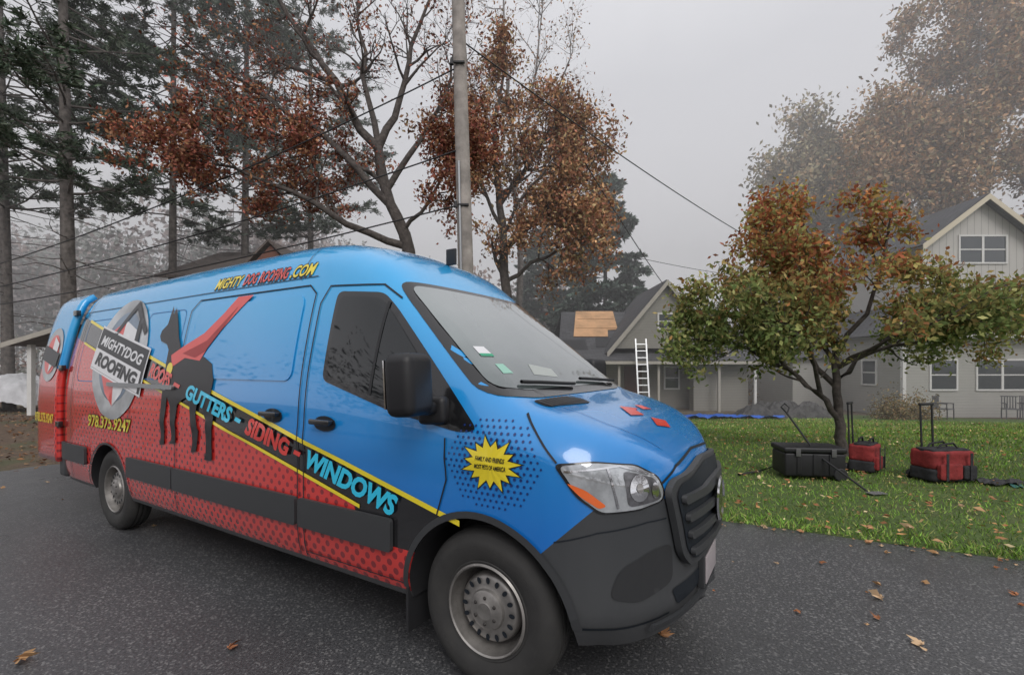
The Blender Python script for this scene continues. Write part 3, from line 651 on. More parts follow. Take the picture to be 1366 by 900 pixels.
# ------------------------------------------------------------------ VAN
van=empty('cargo_van',(.382,3.008,0),math.radians(-31.5))
HW=.95; WU=-.05
fu=lambda u: u if u<.3 else .3+(u-.3)*.88
REDW=(.62,.036,.030); BLACKW=(.012,.012,.014)
def wrap(name,door=False):
    m,nt,b=nodes(name); co,s=objxyz(nt); x,y,z=s
    if door: zt=zl=1.52
    else:
        zt=mth(nt,'MULTIPLY_ADD',x,-.245,.76); zl=mth(nt,'MULTIPLY_ADD',x,-.237,.57)
        zl=mth(nt,'SUBTRACT',zl,mth(nt,'MULTIPLY',mth(nt,'GREATER_THAN',x,-.9),5))
        zl=mth(nt,'MAXIMUM',zl,.60)
    t1=mth(nt,'GREATER_THAN',z,zt); t2=mth(nt,'GREATER_THAN',z,zl)
    if not door: t1=mth(nt,'MAXIMUM',t1,mth(nt,'GREATER_THAN',x,-.22))
    p=mth(nt,'SUBTRACT',mth(nt,'FRACT',mth(nt,'ADD',mth(nt,'DIVIDE',mth(nt,'ADD',x,z),.085),100)),.5)
    q=mth(nt,'SUBTRACT',mth(nt,'FRACT',mth(nt,'ADD',mth(nt,'DIVIDE',mth(nt,'SUBTRACT',x,z),.085),100)),.5)
    r=mth(nt,'SQRT',mth(nt,'ADD',mth(nt,'MULTIPLY',p,p),mth(nt,'MULTIPLY',q,q)))
    rr=mth(nt,'MULTIPLY_ADD',z,-.17,.40)
    dot=mth(nt,'LESS_THAN',r,rr)
    c=mixc(nt,dot,REDW,(.24,.012,.018)); c=mixc(nt,t2,c,BLACKW)
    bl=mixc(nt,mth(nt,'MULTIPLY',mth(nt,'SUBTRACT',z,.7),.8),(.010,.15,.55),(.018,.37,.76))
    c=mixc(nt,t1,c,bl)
    if not door:
        lim=mth(nt,'MINIMUM',mth(nt,'MULTIPLY_ADD',x,.95,.480),.95)
        bp=mth(nt,'MULTIPLY',mth(nt,'GREATER_THAN',x,.25),mth(nt,'LESS_THAN',z,lim))
        bp=mth(nt,'MAXIMUM',bp,mth(nt,'LESS_THAN',z,.375))
        c=mixc(nt,bp,c,(.05,.053,.057))
        nt.links.new(mth(nt,'MULTIPLY_ADD',bp,.27,.20),b.inputs['Roughness'])
        nt.links.new(mth(nt,'SUBTRACT',.9,mth(nt,'MULTIPLY',bp,.9)),b.inputs['Coat Weight'])
    else:
        b.inputs['Roughness'].default_value=.2; b.inputs['Coat Weight'].default_value=.9
    b.inputs['Coat Roughness'].default_value=.03
    d=noise(nt,co,3,5,.7); low=mth(nt,'MULTIPLY',mth(nt,'SUBTRACT',.8,z),.4)
    dm=mth(nt,'MULTIPLY',mth(nt,'MAXIMUM',low,0),d)
    nt.links.new(mixc(nt,dm,c,(.2,.19,.18)),b.inputs['Base Color'])
    bump(nt,b,noise(nt,co,2.4,2),.12,.02)
    return m
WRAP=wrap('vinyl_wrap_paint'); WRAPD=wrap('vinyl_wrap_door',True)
PLAS=M('bumper_plastic',(.042,.044,.047),.5,bmp=.15,bscale=300,bd=.002)
GLOSSB=M('gloss_black',(.012,.012,.013),.15,coat=.5)
Tu=[-5.58,-5.5,-5.3,-3.5,-1.9,-1.6,-1.4,-1.2,-1.0,-.88,-.78,-.70,0.0,.08,.14,.3]+[fu(q) for q in (.5,.62,.70,.76,.80,.83,.86)]
Tz=[2.30,2.38,2.43,2.46,2.47,2.46,2.435,2.385,2.30,2.22,2.13,2.05,1.44,1.395,1.375,1.335,1.27,1.215,1.165,1.115,1.06,.99,.90]
Pu=[-5.58,-5.5,-5.3,-1,.15,.3]+[fu(q) for q in (.4,.5,.6,.68,.74,.79,.83,.85,.86)]
Pi=[.05,.015,0,0,0,.012,.035,.08,.155,.25,.35,.47,.62,.76,.88]
SI=[.05,.015,0,0,0,0,0,.012,.04,.075,.11,.15,.19,.24,.33,.47,.70,.95]
SZ=[.34,.42,.55,.7,.85,1.0,1.2,1.4,1.6,1.78,1.95,2.1,2.22,2.32,2.40,2.44,2.463,2.47]
UE=fu(.86)
us=np.unique(np.round(np.concatenate([np.linspace(-5.58,-5.3,6),np.linspace(-5.3,-1.9,24),np.linspace(-1.9,-.7,26),np.linspace(-.7,.2,26),np.linspace(.2,.66,24),np.linspace(.66,UE,22)]),4))
def smooth_interp(u,xs_,ys_,k=.035):
    return np.mean([np.interp(u+d,xs_,ys_) for d in np.linspace(-k,k,7)])
t_=np.arange(len(SI)); tt=np.linspace(0,len(SI)-1,44); SId=np.interp(tt,t_,SI); SZd=np.interp(tt,t_,SZ)
def sm(a):
    b=a.copy(); b[1:-1]=(a[:-2]+2*a[1:-1]+a[2:])/4; return b
SId=sm(sm(SId)); SZd=sm(sm(SZd))
rings=[]
for u in us:
    T=smooth_interp(u,Tu,Tz,.02 if u<.6 else .008); p=smooth_interp(u,Pu,Pi,.02 if u<.6 else .006); zb=.34 if u<.3 else .34-.04*min(1,(u-.3)/.3)
    belt_=min(1.2,T-.2); half=HW-p
    k=1.0 if T>2.2 else .62+.38*max(0,min(1,(T-1.4)/.8))
    ring=[]
    for i,z in zip(SId,SZd):
        if z<=1.2: zz=zb+(z-.34)*(belt_-zb)/(1.2-.34)
        else: zz=belt_+(z-1.2)/(2.47-1.2)*(T-belt_)
        ii=i if z<=1.2 else (i*k if i<.4 else .4*k+(i-.4)/(.95-.4)*(.95-.4*k))
        tuck=0
        if u>.3 and zz<.45: tuck=.05*(.45-zz)/.12*min(1,(u-.3)/.2)
        sw=.010*math.exp(-((zz-1.12)/.035)**2) if -5.2<u<.1 else 0
        ring.append((u-tuck*.6,-(half+sw)*(1-ii/HW)*(1-tuck),zz))
    full=[(u,0,zb)]+ring+[(a,-b2,c_) for a,b2,c_ in ring[-2::-1]]
    rings.append(full)
nr=len(rings[0]); V=[v for r in rings for v in r]; F=[]
for i in range(len(rings)-1):
    for j in range(nr):
        F.append((i*nr+j,(i+1)*nr+j,(i+1)*nr+(j+1)%nr,i*nr+(j+1)%nr))
F.append(tuple(range(nr))); F.append(tuple(reversed([(len(rings)-1)*nr+j for j in range(nr)])))
body=obj('body_shell',V,F,WRAP,van,True); body.data.materials.append(DARK)
bm=bmesh.new(); bm.from_mesh(body.data); bmesh.ops.recalc_face_normals(bm,faces=bm.faces); bm.to_mesh(body.data)
BVH=BVHTree.FromBMesh(bm); bm.free()
cut=[]
for u,r in ((WU,.455),(-4.325,.43)):
    for s in (-1,1):
        bm=bmesh.new(); bmesh.ops.create_cone(bm,cap_ends=True,segments=56,radius1=r,radius2=r,depth=.8,matrix=Matrix.Translation((u,s*(HW+.02),.385))@Matrix.Rotation(math.pi/2,4,'X'))
        for f in bm.faces: f.material_index=1
        me=bpy.data.meshes.new('c'); bm.to_mesh(me); bm.free(); me.materials.append(WRAP); me.materials.append(DARK)
        o=bpy.data.objects.new('c',me); COL.objects.link(o); o.parent=van; cut.append(o)
for o in cut:
    md=body.modifiers.new('bo','BOOLEAN'); md.object=o; md.operation='DIFFERENCE'; md.solver='EXACT'
dg=bpy.context.evaluated_depsgraph_get(); me=bpy.data.meshes.new_from_object(body.evaluated_get(dg))
body.modifiers.clear(); body.data=me
for o in cut: bpy.data.objects.remove(o)
body.data.set_sharp_from_angle(angle=math.radians(38))
FR={'side':(Vector((1,0,0)),Vector((0,0,1)),Vector((0,1,0))),'far':(Vector((1,0,0)),Vector((0,0,1)),Vector((0,-1,0))),
 'front':(Vector((0,1,0)),Vector((0,0,1)),Vector((-1,0,0))),'top':(Vector((1,0,0)),Vector((0,1,0)),Vector((0,0,-1))),
 'diag':(Vector((.7071,.7071,0)),Vector((0,0,1)),Vector((-.7071,.7071,0))),
 'diagf':(Vector((.7071,-.7071,0)),Vector((0,0,1)),Vector((-.7071,-.7071,0)))}
FR['ws']=FR['front']
def decal(name,frame,polys,mat,off=.004,grid=.06,thick=0,mesh=None):
    A_,B_,D_=FR[frame]; bm=bmesh.new()
    if mesh:
        vs=[bm.verts.new((p[0],p[1],0)) for p in mesh[0]]
        for f in mesh[1]:
            try: bm.faces.new([vs[i] for i in f])
            except: pass
    for p in polys:
        try: bm.faces.new([bm.verts.new((q[0],q[1],0)) for q in p])
        except: pass
    bmesh.ops.triangulate(bm,faces=bm.faces[:])
    X=[v.co.x for v in bm.verts]; Y=[v.co.y for v in bm.verts]
    for lo,hi,nv in ((min(X),max(X),(1,0,0)),(min(Y),max(Y),(0,1,0))):
        k=math.floor(lo/grid)+1
        while k*grid<hi:
            bmesh.ops.bisect_plane(bm,geom=bm.verts[:]+bm.edges[:]+bm.faces[:],plane_co=Vector(nv)*k*grid,plane_no=nv); k+=1
    for v in bm.verts:
        o=A_*v.co.x+B_*v.co.y-D_*6
        h,nrm,_,_=BVH.ray_cast(o,D_)
        if h is None:
            h,nrm,_,_=BVH.find_nearest(A_*v.co.x+B_*v.co.y-D_*1.0)
        if nrm.dot(D_)>0: nrm=-nrm
        v.co=h+nrm*off
    for f in bm.faces:
        f.normal_update()
        if f.normal.dot(D_)>0: f.normal_flip()
    if thick:
        r=bmesh.ops.extrude_face_region(bm,geom=bm.faces[:])
        nv=[g_ for g_ in r['geom'] if isinstance(g_,bmesh.types.BMVert)]
        for v in nv: v.co=v.co-D_*thick
    me=bpy.data.meshes.new(name); bm.to_mesh(me); bm.free(); me.materials.append(mat); me.shade_smooth()
    if thick: me.set_sharp_from_angle(angle=math.radians(40))
    o=bpy.data.objects.new(name,me); COL.objects.link(o); o.parent=van; return o
def strip(pts,wd,closed=False):
    P=[]; n=len(pts)
    for i in range(n if closed else n-1):
        a=Vector(pts[i]); b2=Vector(pts[(i+1)%n]); d=(b2-a)
        if d.length<1e-6: continue
        d.normalize(); q=Vector((-d.y,d.x))*wd/2; a=a-d*wd*.4; b2=b2+d*wd*.4
        P.append([(a-q)[:],(b2-q)[:],(b2+q)[:],(a+q)[:]])
    return P
def rrect(x0,z0,x1,z1,r,n=5):
    out=[]
    for cx,cz,a0 in ((x1-r,z0+r,-90),(x1-r,z1-r,0),(x0+r,z1-r,90),(x0+r,z0+r,180)):
        for i in range(n+1):
            a=math.radians(a0+90*i/n); out.append((cx+r*math.cos(a),cz+r*math.sin(a)))
    return out
def circ(cx,cy,rx,ry=None,n=32):
    ry=ry or rx; return [(cx+rx*math.cos(2*math.pi*i/n),cy+ry*math.sin(2*math.pi*i/n)) for i in range(n)]
def rnd(poly,r=.03,n=4):
    out=[]; k=len(poly)
    for i in range(k):
        p=Vector(poly[i]); a=Vector(poly[i-1])-p; c_=Vector(poly[(i+1)%k])-p
        ra=min(r,a.length*.4); rc=min(r,c_.length*.4); s_=p+a.normalized()*ra; e_=p+c_.normalized()*rc
        for j in range(n+1):
            t=j/n; q=s_*(1-t)**2+p*2*t*(1-t)+e_*t*t; out.append((q.x,q.y))
    return out
SEAM=M('panel_gap',(.006,.010,.016),.6)
YEL=M('vinyl_yellow',(.85,.68,.03),.3,coat=.5); CYA=M('vinyl_cyan',(.03,.56,.82),.3,coat=.5); REDV=M('vinyl_red',(.70,.05,.04),.3,coat=.5)
WHV=M('vinyl_white',(.72,.72,.74),.3,coat=.5); BKV=M('vinyl_black',(.010,.010,.013),.4,coat=.15); SILV=M('vinyl_silver',(.40,.42,.44),.3,.2,coat=.5,var=.45,scale=2.2)
GLS=M('tinted_side_glass',(.006,.008,.009),.04,coat=.4)
decal('wrap_stripe_upper','side',[[(-5.15,.76+.245*5.15-.014),(-.16,.76+.245*.16-.014),(-.16,.76+.245*.16+.014),(-5.15,.76+.245*5.15+.014)]],YEL,.0045,.04)
decal('wrap_stripe_lower','side',[[(-5.15,.57+.237*5.15-.010),(-.86,.57+.237*.86-.010),(-.86,.57+.237*.86+.012),(-5.15,.57+.237*5.15+.012)]],YEL,.0045,.04)
def textmesh(s,bold=.012,shear=.25):
    cu=bpy.data.curves.new('t','FONT'); cu.body=s; cu.size=1; cu.offset=bold; cu.shear=shear; cu.resolution_u=3
    o=bpy.data.objects.new('t',cu); COL.objects.link(o); dg=bpy.context.evaluated_depsgraph_get()
    me=bpy.data.meshes.new_from_object(o.evaluated_get(dg)); v=[tuple(x.co[:2]) for x in me.vertices]; f=[tuple(p.vertices) for p in me.polygons]
    bpy.data.objects.remove(o); v=np.array(v); return v,f
def word(name,s,u0,z0,u1,z1,h,mat,off=.005,frame='side',bold=.03,shear=.25):
    v,f=textmesh(s,bold,shear); x0,x1=v[:,0].min(),v[:,0].max(); y0,y1=v[:,1].min(),v[:,1].max()
    L=math.hypot(u1-u0,z1-z0); a=math.atan2(z1-z0,u1-u0)
    X=(v[:,0]-x0)/(x1-x0)*L; Y=(v[:,1]-y0)/(y1-y0)*h
    P=np.stack([u0+X*math.cos(a)-Y*math.sin(a),z0+X*math.sin(a)+Y*math.cos(a)],1)
    return decal(name,frame,[],mat,off,.06,0,(P,f))
bl=lambda u:.615-.243*u
for s,a,b2,mt in (('ROOFS',-3.50,-3.10,REDV),('-',-3.04,-2.93,REDV),('GUTTERS',-2.83,-2.17,CYA),('-',-2.12,-2.04,CYA),('SIDING',-1.98,-1.50,REDV),('-',-1.45,-1.38,REDV),('WINDOWS',-1.33,-.58,CYA)):
    hh=.122 if s!='-' else .03; o_=0 if s!='-' else .045
    word('wrap_lettering',s,a,bl(a)+o_,b2,bl(b2)+o_,hh,mt,.0145,bold=.045)
for s,a,b2,mt in (('MIGHTY',-2.74,-2.36,YEL),('DOG',-2.34,-2.16,REDV),('ROOFING',-2.14,-1.78,REDV),('.COM',-1.76,-1.5,YEL)):
    word('wrap_web_address',s,a-.008,2.145,b2-.008,2.145,.105,BKV,.003,bold=.09); word('wrap_web_address',s,a,2.155,b2,2.155,.085,mt,.006,bold=.02)
word('wrap_phone_number','978.375.9247',-4.78,.95,-3.78,.95,.14,BKV,.004,bold=.06); word('wrap_phone_number','978.375.9247',-4.77,.96,-3.79,.96,.12,YEL,.006,bold=.02)
lc=(-4.2,1.62)
decal('logo_disc','side',[circ(lc[0],lc[1],.56,.56,48)],SILV,.0075)
decal('logo_inner','side',[circ(lc[0],lc[1]+.02,.40,.42,40)],M('logo_steel',(.14,.20,.28),.3,.2,coat=.4,var=.4,scale=3),.0095)
decal('logo_shield_left','side',[[(-4.55,1.85),(-4.2,1.98),(-4.2,1.18),(-4.38,1.30),(-4.52,1.5)]],REDV,.0115)
decal('logo_shield_right','side',[[(-4.2,1.98),(-3.85,1.85),(-3.88,1.5),(-4.02,1.30),(-4.2,1.18)]],WHV,.0115)
decal('logo_house','side',strip([(-4.42,1.80),(-4.05,2.12),(-3.74,1.86)],.06)+[[(-3.92,1.98),(-3.84,1.98),(-3.84,1.55),(-3.92,1.55)]],BKV,.0135)
def rotp(c,w_,h_,a):
    return [(c[0]+x*math.cos(a)-y*math.sin(a),c[1]+x*math.sin(a)+y*math.cos(a)) for x,y in ((-w_,-h_),(w_,-h_),(w_,h_),(-w_,h_))]
an=math.radians(-12)
decal('logo_banner_edge','side',[rotp((-4.17,1.615),.60,.215,an)],WHV,.0135); decal('logo_banner','side',[rotp((-4.17,1.615),.58,.195,an)],BKV,.0155)
decal('logo_banner_white','side',[rotp((-4.21,1.525),.56,.095,an)],WHV,.0170)
word('logo_lettering','MIGHTYDOG',-4.66,1.76,-3.66,1.76-.2126,.10,WHV,.0175); word('logo_lettering','ROOFING',-4.70,1.57,-3.72,1.57-.208,.13,BKV,.019,bold=.05)
dog=[(.12,1.0),(.17,.93),(.21,.86),(.25,.78),(.31,.70),(.45,.66),(.60,.645),(.70,.60),(.74,.50),(.72,.38),(.77,.27),(.75,.12),(.755,.02),(.75,0),(.67,0),(.69,.05),(.69,.13),(.69,.25),(.63,.33),(.58,.40),(.50,.40),(.40,.36),(.35,.33),(.34,.18),(.335,.07),(.26,.06),(.29,.10),(.28,.2),(.26,.32),(.2,.4),(.16,.5),(.15,.62),(.15,.7),(.11,.74),(.02,.765),(-.01,.80),(.0,.84),(.06,.885),(.09,.92)]
u_=lambda p:(-3.42+p[0]*1.32,.86+p[1]*1.18)
decal('dog_graphic','side',[[u_(p) for p in dog]],BKV,.0115,.05)
decal('dog_graphic_far_legs','side',[[u_(p) for p in [(.22,.42),(.20,.2),(.19,.05),(.13,.04),(.15,.1),(.14,.25),(.15,.42)]],[u_(p) for p in [(.60,.42),(.57,.28),(.61,.18),(.58,.04),(.52,.03),(.54,.1),(.53,.2),(.50,.3),(.5,.42)]]],BKV,.0109,.05)
decal('cape_graphic','side',[[u_(p) for p in [(.20,.66),(.34,.72),(.55,.80),(.72,.92),(.83,1.02),(.98,1.02),(.88,.94),(.74,.82),(.62,.70),(.56,.62),(.38,.64),(.24,.58)]]],REDV,.0125,.05)
decal('cape_fold','side',[[u_(p) for p in [(.34,.67),(.60,.75),(.86,.96),(.74,.82),(.60,.68),(.5,.64)]]],M('cape_dark_red',(.35,.02,.02),.35),.0136,.05)
decal('collar_tag','side',[circ(-3.14,1.53,.05,.05,14)],YEL,.0136)
decal('dog_ear','side',[[u_(p) for p in [(.06,.88),(.07,1.02),(.12,.92)]]],BKV,.0119)
st=[]
for i in range(30):
    a=2*math.pi*i/30+.1; r=(.165 if (i//2)%2==0 else .140) if i%2==0 else .098; st.append((.02+r*math.cos(a),1.105+r*.78*math.sin(a)))
def star(k): return [[(.02,1.105),tuple(.02+(st[i][0]-.02)*k if j==0 else 1.105+(st[i][1]-1.105)*k for j in (0,1)),tuple(.02+(st[(i+1)%30][0]-.02)*k if j==0 else 1.105+(st[(i+1)%30][1]-1.105)*k for j in (0,1))] for i in range(30)]
decal('starburst_outline','side',star(1.1),BKV,.0055,.2); decal('starburst','side',star(1.0),YEL,.0075,.2)
word('starburst_lettering','FAMILY AND FRIENDS',-.06,1.115,.10,1.115,.022,BKV,.009); word('starburst_lettering','MOST PETS OF AMERICA',-.065,1.08,.105,1.08,.022,BKV,.009)
dots=[]
for i in range(-9,10):
    for j in range(-7,8):
        x=.02+i*.032+(j%2)*.016; z=1.105+j*.028
        d=math.hypot((x-.02),(z-1.105)*1.2)
        if .08<d<.26 and z>.90: dots.append(circ(x,z,.0095*(1.15-d*2.2),n=8))
decal('halftone_dots','side',dots,M('vinyl_navy',(.008,.03,.16),.3,coat=.4),.0035,.3)
for fr in ('side','far'):
    for a,b2 in ((-5.52,-4.81),(-3.85,-3.02),(-3.0,-1.42),(-1.39,-.60)):
        decal('rub_strip',fr,[rrect(a,.575,b2,.75,.02)],PLAS,.006,.1,.022)
    W=[(-1.22,2.02),(-.86,1.99),(-.75,1.90),(-.18,1.36),(-.06,1.25),(-.17,1.235),(-.62,1.31),(-1.22,1.47)]
    decal('side_window_rubber',fr,[rnd(W,.05)],GLOSSB,.003)
    W2=[(-1.185,1.985),(-.87,1.955),(-.77,1.87),(-.50,1.60),(-.50,1.33),(-.62,1.345),(-1.185,1.50)]
    decal('side_window_glass',fr,[rnd(W2,.05)],GLS,.007)
    decal('window_divider',fr,strip([(-.80,1.92),(-.80,1.40)],.02),BLK,.010)
    decal('arch_trim',fr,[[(WU+.455*math.cos(a),.385+.455*math.sin(a)),(WU+.455*math.cos(a+.1),.385+.455*math.sin(a+.1)),(WU+.488*math.cos(a+.1),.385+.488*math.sin(a+.1)),(WU+.488*math.cos(a),.385+.488*math.sin(a))] for a in np.arange(.1,3.1,.1)],PLAS,.012,.2)
    decal('rear_arch_trim',fr,[[(-4.325+.43*math.cos(a),.385+.43*math.sin(a)),(-4.325+.43*math.cos(a+.1),.385+.43*math.sin(a+.1)),(-4.325+.45*math.cos(a+.1),.385+.45*math.sin(a+.1)),(-4.325+.45*math.cos(a),.385+.45*math.sin(a))] for a in np.arange(0,3.1,.1)],PLAS,.010,.2)
sg=[]
sg+=strip([(-1.36,.40),(-1.36,1.2),(-1.355,1.95),(-1.30,2.06),(-.88,2.04),(-.74,1.95)],.009)
sg+=strip([(-.25,1.2),(-.24,1.0),(-.30,.82)],.009)
sg+=strip([(-1.42,.40),(-1.42,2.02),(-1.5,2.08),(-2.9,2.08),(-3.0,2.0),(-3.0,.40)],.009)
sg+=strip([(-3.84,.9),(-3.84,2.08)],.007)+strip([(-5.25,.4),(-5.25,2.3)],.009)+strip([(-5.5,2.12),(-1.45,2.14)],.006)
sg+=strip([(-1.62,2.13),(-1.60,2.36)],.006)+strip([(-1.36,.42),(-.52,.42)],.006)
sg+=strip([(.34,1.14),(.15,1.33)],.008)
decal('panel_gaps','side',sg,SEAM,.0060,.05)
decal('pressed_panel','side',[rrect(-2.88,1.46,-1.52,2.02,.07)],WRAP,.002,.06,.006)
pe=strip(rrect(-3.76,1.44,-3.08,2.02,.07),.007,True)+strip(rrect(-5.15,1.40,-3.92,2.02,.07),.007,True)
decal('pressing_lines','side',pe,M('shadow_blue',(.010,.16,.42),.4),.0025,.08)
decal('door_rail','side',[rrect(-4.3,1.365,-3.02,1.40,.012)],METAL,.012,.1,.02)
for u,z in ((-1.68,1.235),(-1.16,1.215)):
    decal('handle_recess','side',[circ(u,z,.10,.045,20)],SEAM,.0095)
    box('door_handle',u-.09,u+.09,-HW-.055,-HW-.03,z-.005,z+.028,GLOSSB,van,.01)
    box('door_handle_base',u+.05,u+.08,-HW-.03,-HW+.01,z-.0,z+.024,GLOSSB,van,.005)
# windshield
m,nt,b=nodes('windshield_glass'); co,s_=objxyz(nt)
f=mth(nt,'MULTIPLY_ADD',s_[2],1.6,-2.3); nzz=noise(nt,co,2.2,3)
nt.links.new(ramp(nt,mth(nt,'MULTIPLY_ADD',nzz,.5,f),[(.15,(.08,.10,.10)),(.6,(.22,.25,.25)),(1,(.28,.31,.31))]),b.inputs['Base Color'])  # pale sky reflection and dark lower part painted into the glass colour
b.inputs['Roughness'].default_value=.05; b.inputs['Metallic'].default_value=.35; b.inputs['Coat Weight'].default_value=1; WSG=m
top=2.03; bot=1.43
decal('windshield_rubber','ws',[rnd([(-.70,top+.03),(.70,top+.03),(.86,bot-.02),(.6,bot-.04),(-.6,bot-.04),(-.86,bot-.02)],.06)],GLOSSB,.004,.05)
decal('windshield_glass','ws',[rnd([(-.665,top),(.665,top),(.81,bot+.02),(.6,bot-.005),(-.6,bot-.005),(-.81,bot+.02)],.05)],WSG,.008,.05)
decal('inspection_sticker','ws',[[(-.70,1.60),(-.60,1.60),(-.61,1.655),(-.69,1.655)]],WHV,.010,.05)
decal('inspection_sticker_band','ws',[[(-.70,1.60),(-.60,1.60),(-.602,1.615),(-.698,1.615)]],M('sticker_green',(.05,.35,.2),.5),.012,.05)
decal('parking_sticker','ws',[[(-.67,1.51),(-.58,1.51),(-.59,1.56),(-.66,1.56)]],M('sticker_pale_green',(.3,.55,.45),.5),.010,.05)
decal('dash_paper','ws',[[(-.38,1.50),(-.12,1.48),(-.10,1.53),(-.33,1.56)]],M('paper',(.40,.43,.41),.5),.0095,.05)
wl=[]
def surf(fr,a,b2,off):
    A_,B_,D_=FR[fr]; h,nn_,_,_=BVH.ray_cast(A_*a+B_*b2-D_*6,D_)
    if nn_.dot(D_)>0: nn_=-nn_
    return h+nn_*off
for y0,y1 in ((-.05,-.62),(.7,.12)):
    pts=[surf('ws',y0+(y1-y0)*t,1.425+.03*t,.025) for t in np.linspace(0,1,8)]; wl.append((pts,[.010]*8))
tubes('wipers',wl,DARK,van,6)
decal('hood_vent','top',[rnd([(.10,-.70),(.19,-.70),(.24,-.28),(.16,-.24),(.11,-.35)],.03)],BLK,.004,.04)
decal('hood_vent_slats','top',[[(.11,y),(.20,y),(.20,y+.018),(.11,y+.018)] for y in np.arange(-.68,-.30,.045)],PLAS,.010,.05)
decal('hood_crease','top',strip([(.12,-.62),(.45,-.58),(.66,-.42)],.006)+strip([(.12,.62),(.45,.58),(.66,.42)],.006),M('crease_shadow_blue',(.012,.20,.5),.4),.003,.05)  # no relief: crease shading painted as darker blue lines
decal('hood_graphic','top',[[(.34,-.10),(.44,-.20),(.47,-.05),(.41,-.02),(.40,.06)],[(.50,-.02),(.56,-.12),(.60,.02),(.55,.10)],[(.36,.12),(.42,.10),(.44,.22),(.38,.2)]],REDV,.005,.05)
decal('hood_gap','front',strip([(-.55,1.02),(-.4,1.075),(0,1.10),(.4,1.075),(.55,1.02)],.012),SEAM,.004,.05)
# headlights
CHR=M('chrome',(.75,.76,.78),.08,1.0); LAMP=M('headlamp_lens',(.46,.48,.50),.05,.45,coat=1.0,var=.3,scale=12); ORG=M('indicator_orange',(.80,.14,.02),.15,coat=1)
HP=[(-.425,1.135),(-.26,1.145),(-.05,1.12),(.08,1.055),(.115,.985),(.10,.945),(-.05,.925),(-.24,.925),(-.34,1.0)]
for fr in ('diag','diagf'):
    decal('headlight_housing',fr,[rnd(HP,.03)],GLOSSB,.006,.03)
    sc=lambda p,k:((p[0]+.14)*k-.14,(p[1]-1.03)*k+1.03)
    decal('headlight_lens',fr,[rnd([sc(p,.93) for p in HP],.03)],LAMP,.010,.03)
    decal('headlight_bezel',fr,[rnd([(-.13,1.10),(.05,1.05),(.08,.97),(.06,.955),(-.11,.945)],.03)],M('lamp_inner_dark',(.14,.14,.15),.15,.5,coat=.8,var=.5,scale=25),.012,.03)
    decal('headlight_reflector',fr,[circ(-.05,1.02,.052,.055,20)],CHR,.015,.03)
    decal('headlight_bulb',fr,[circ(-.05,1.02,.018,.02,14)],M('bulb',(.35,.34,.33),.1,.6),.017,.03)
    decal('headlight_reflector',fr,[circ(.04,1.0,.022,.033,20)],CHR,.015,.03)
    decal('indicator',fr,[rnd([(-.375,1.06),(-.30,1.03),(-.21,.96),(-.245,.95),(-.33,1.01)],.015)],ORG,.013,.03)
    decal('headlight_trim',fr,strip([(-.20,1.11),(-.16,.95)],.010)+strip([(-.38,1.105),(-.14,1.118),(.04,1.065)],.008),CHR,.014,.03)
# grille and bumper
GP=[(-.56,.98),(-.50,1.03),(0,1.06),(.50,1.03),(.56,.98),(.47,.68),(.38,.60),(-.38,.60),(-.47,.68)]
decal('grille_surround','front',[rnd(GP,.04)],PLAS,.010,.04,.03)
decal('grille_mesh','front',[rnd([(x*.91,(z-.83)*.88+.83) for x,z in GP],.04)],SEAM,.044,.04)
for i,z in enumerate((.68,.765,.85,.935)):
    hw=.40+.08*i/3
    decal('grille_bar','front',[rrect(-hw,z-.018,hw,z+.02,.015)],PLAS,.046,.04,.022)
bd=empty('badge',surf('front',0,.85,.075)); bd.parent=van; bd.rotation_euler=(0,0,math.radians(90))
lathe('badge_ring',[(.085,0),(.105,-.008),(.12,0),(.105,.008),(.085,0)],CHR,bd)
lathe('badge_disc',[(0,0),(.09,0)],GLOSSB,bd)
decal('lower_intake','front',[rnd([(-.50,.52),(.50,.52),(.44,.43),(-.44,.43)],.03)],SEAM,.004,.04)
PD=M('plastic_recess_shade',(.030,.031,.033),.5)
for fr in ('diag','diagf'):
    decal('fog_recess_shade',fr,[rnd([(-.20,.56),(-.15,.68),(.02,.735),(.16,.74),(.17,.56),(-.05,.52)],.05)],PD,.004,.03)  # flat patch; the recess shade is put into a darker plastic colour
    decal('bumper_crease',fr,strip([(-.42,.80),(-.25,.845),(.0,.865),(.12,.86)],.006),SEAM,.0035,.04)
    decal('bumper_lip',fr,strip([(-.30,.43),(-.1,.415),(.15,.41)],.012),SEAM,.0035,.04)
decal('bumper_step','front',strip([(-.62,.40),(.62,.40)],.03),PLAS,.02,.05,.02)
box('license_plate',UE+.022,UE+.030,-.15,.15,.43,.57,M('plate_white',(.40,.36,.37),.4),van,.003)
box('plate_bracket',UE-.01,UE+.022,-.17,.17,.41,.59,PLAS,van,.004)
for s in (-1,1):
    mo=empty('door_mirror',(-.30,s*(HW+.19),1.465)); mo.parent=van; mo.rotation_euler=(0,math.radians(-3),s*math.radians(-12))
    box('mirror_housing',-.08,.07,-.11,.11,-.14,.15,BLK,mo,.045)
    box('mirror_glass',-.085,-.078,-.09,.09,-.10,.12,CHR,mo)
    box('mirror_arm',-.04,.05,(-.20 if s>0 else .05),(-.05 if s>0 else .20),-.145,-.085,BLK,mo,.02)
    box('mirror_foot',-.07,.09,(-.23 if s>0 else .15),(-.15 if s>0 else .23),-.20,-.06,BLK,mo,.03)
box('antenna_fin',-1.02,-.93,-.01,.01,2.30,2.42,DARK,van,.006)
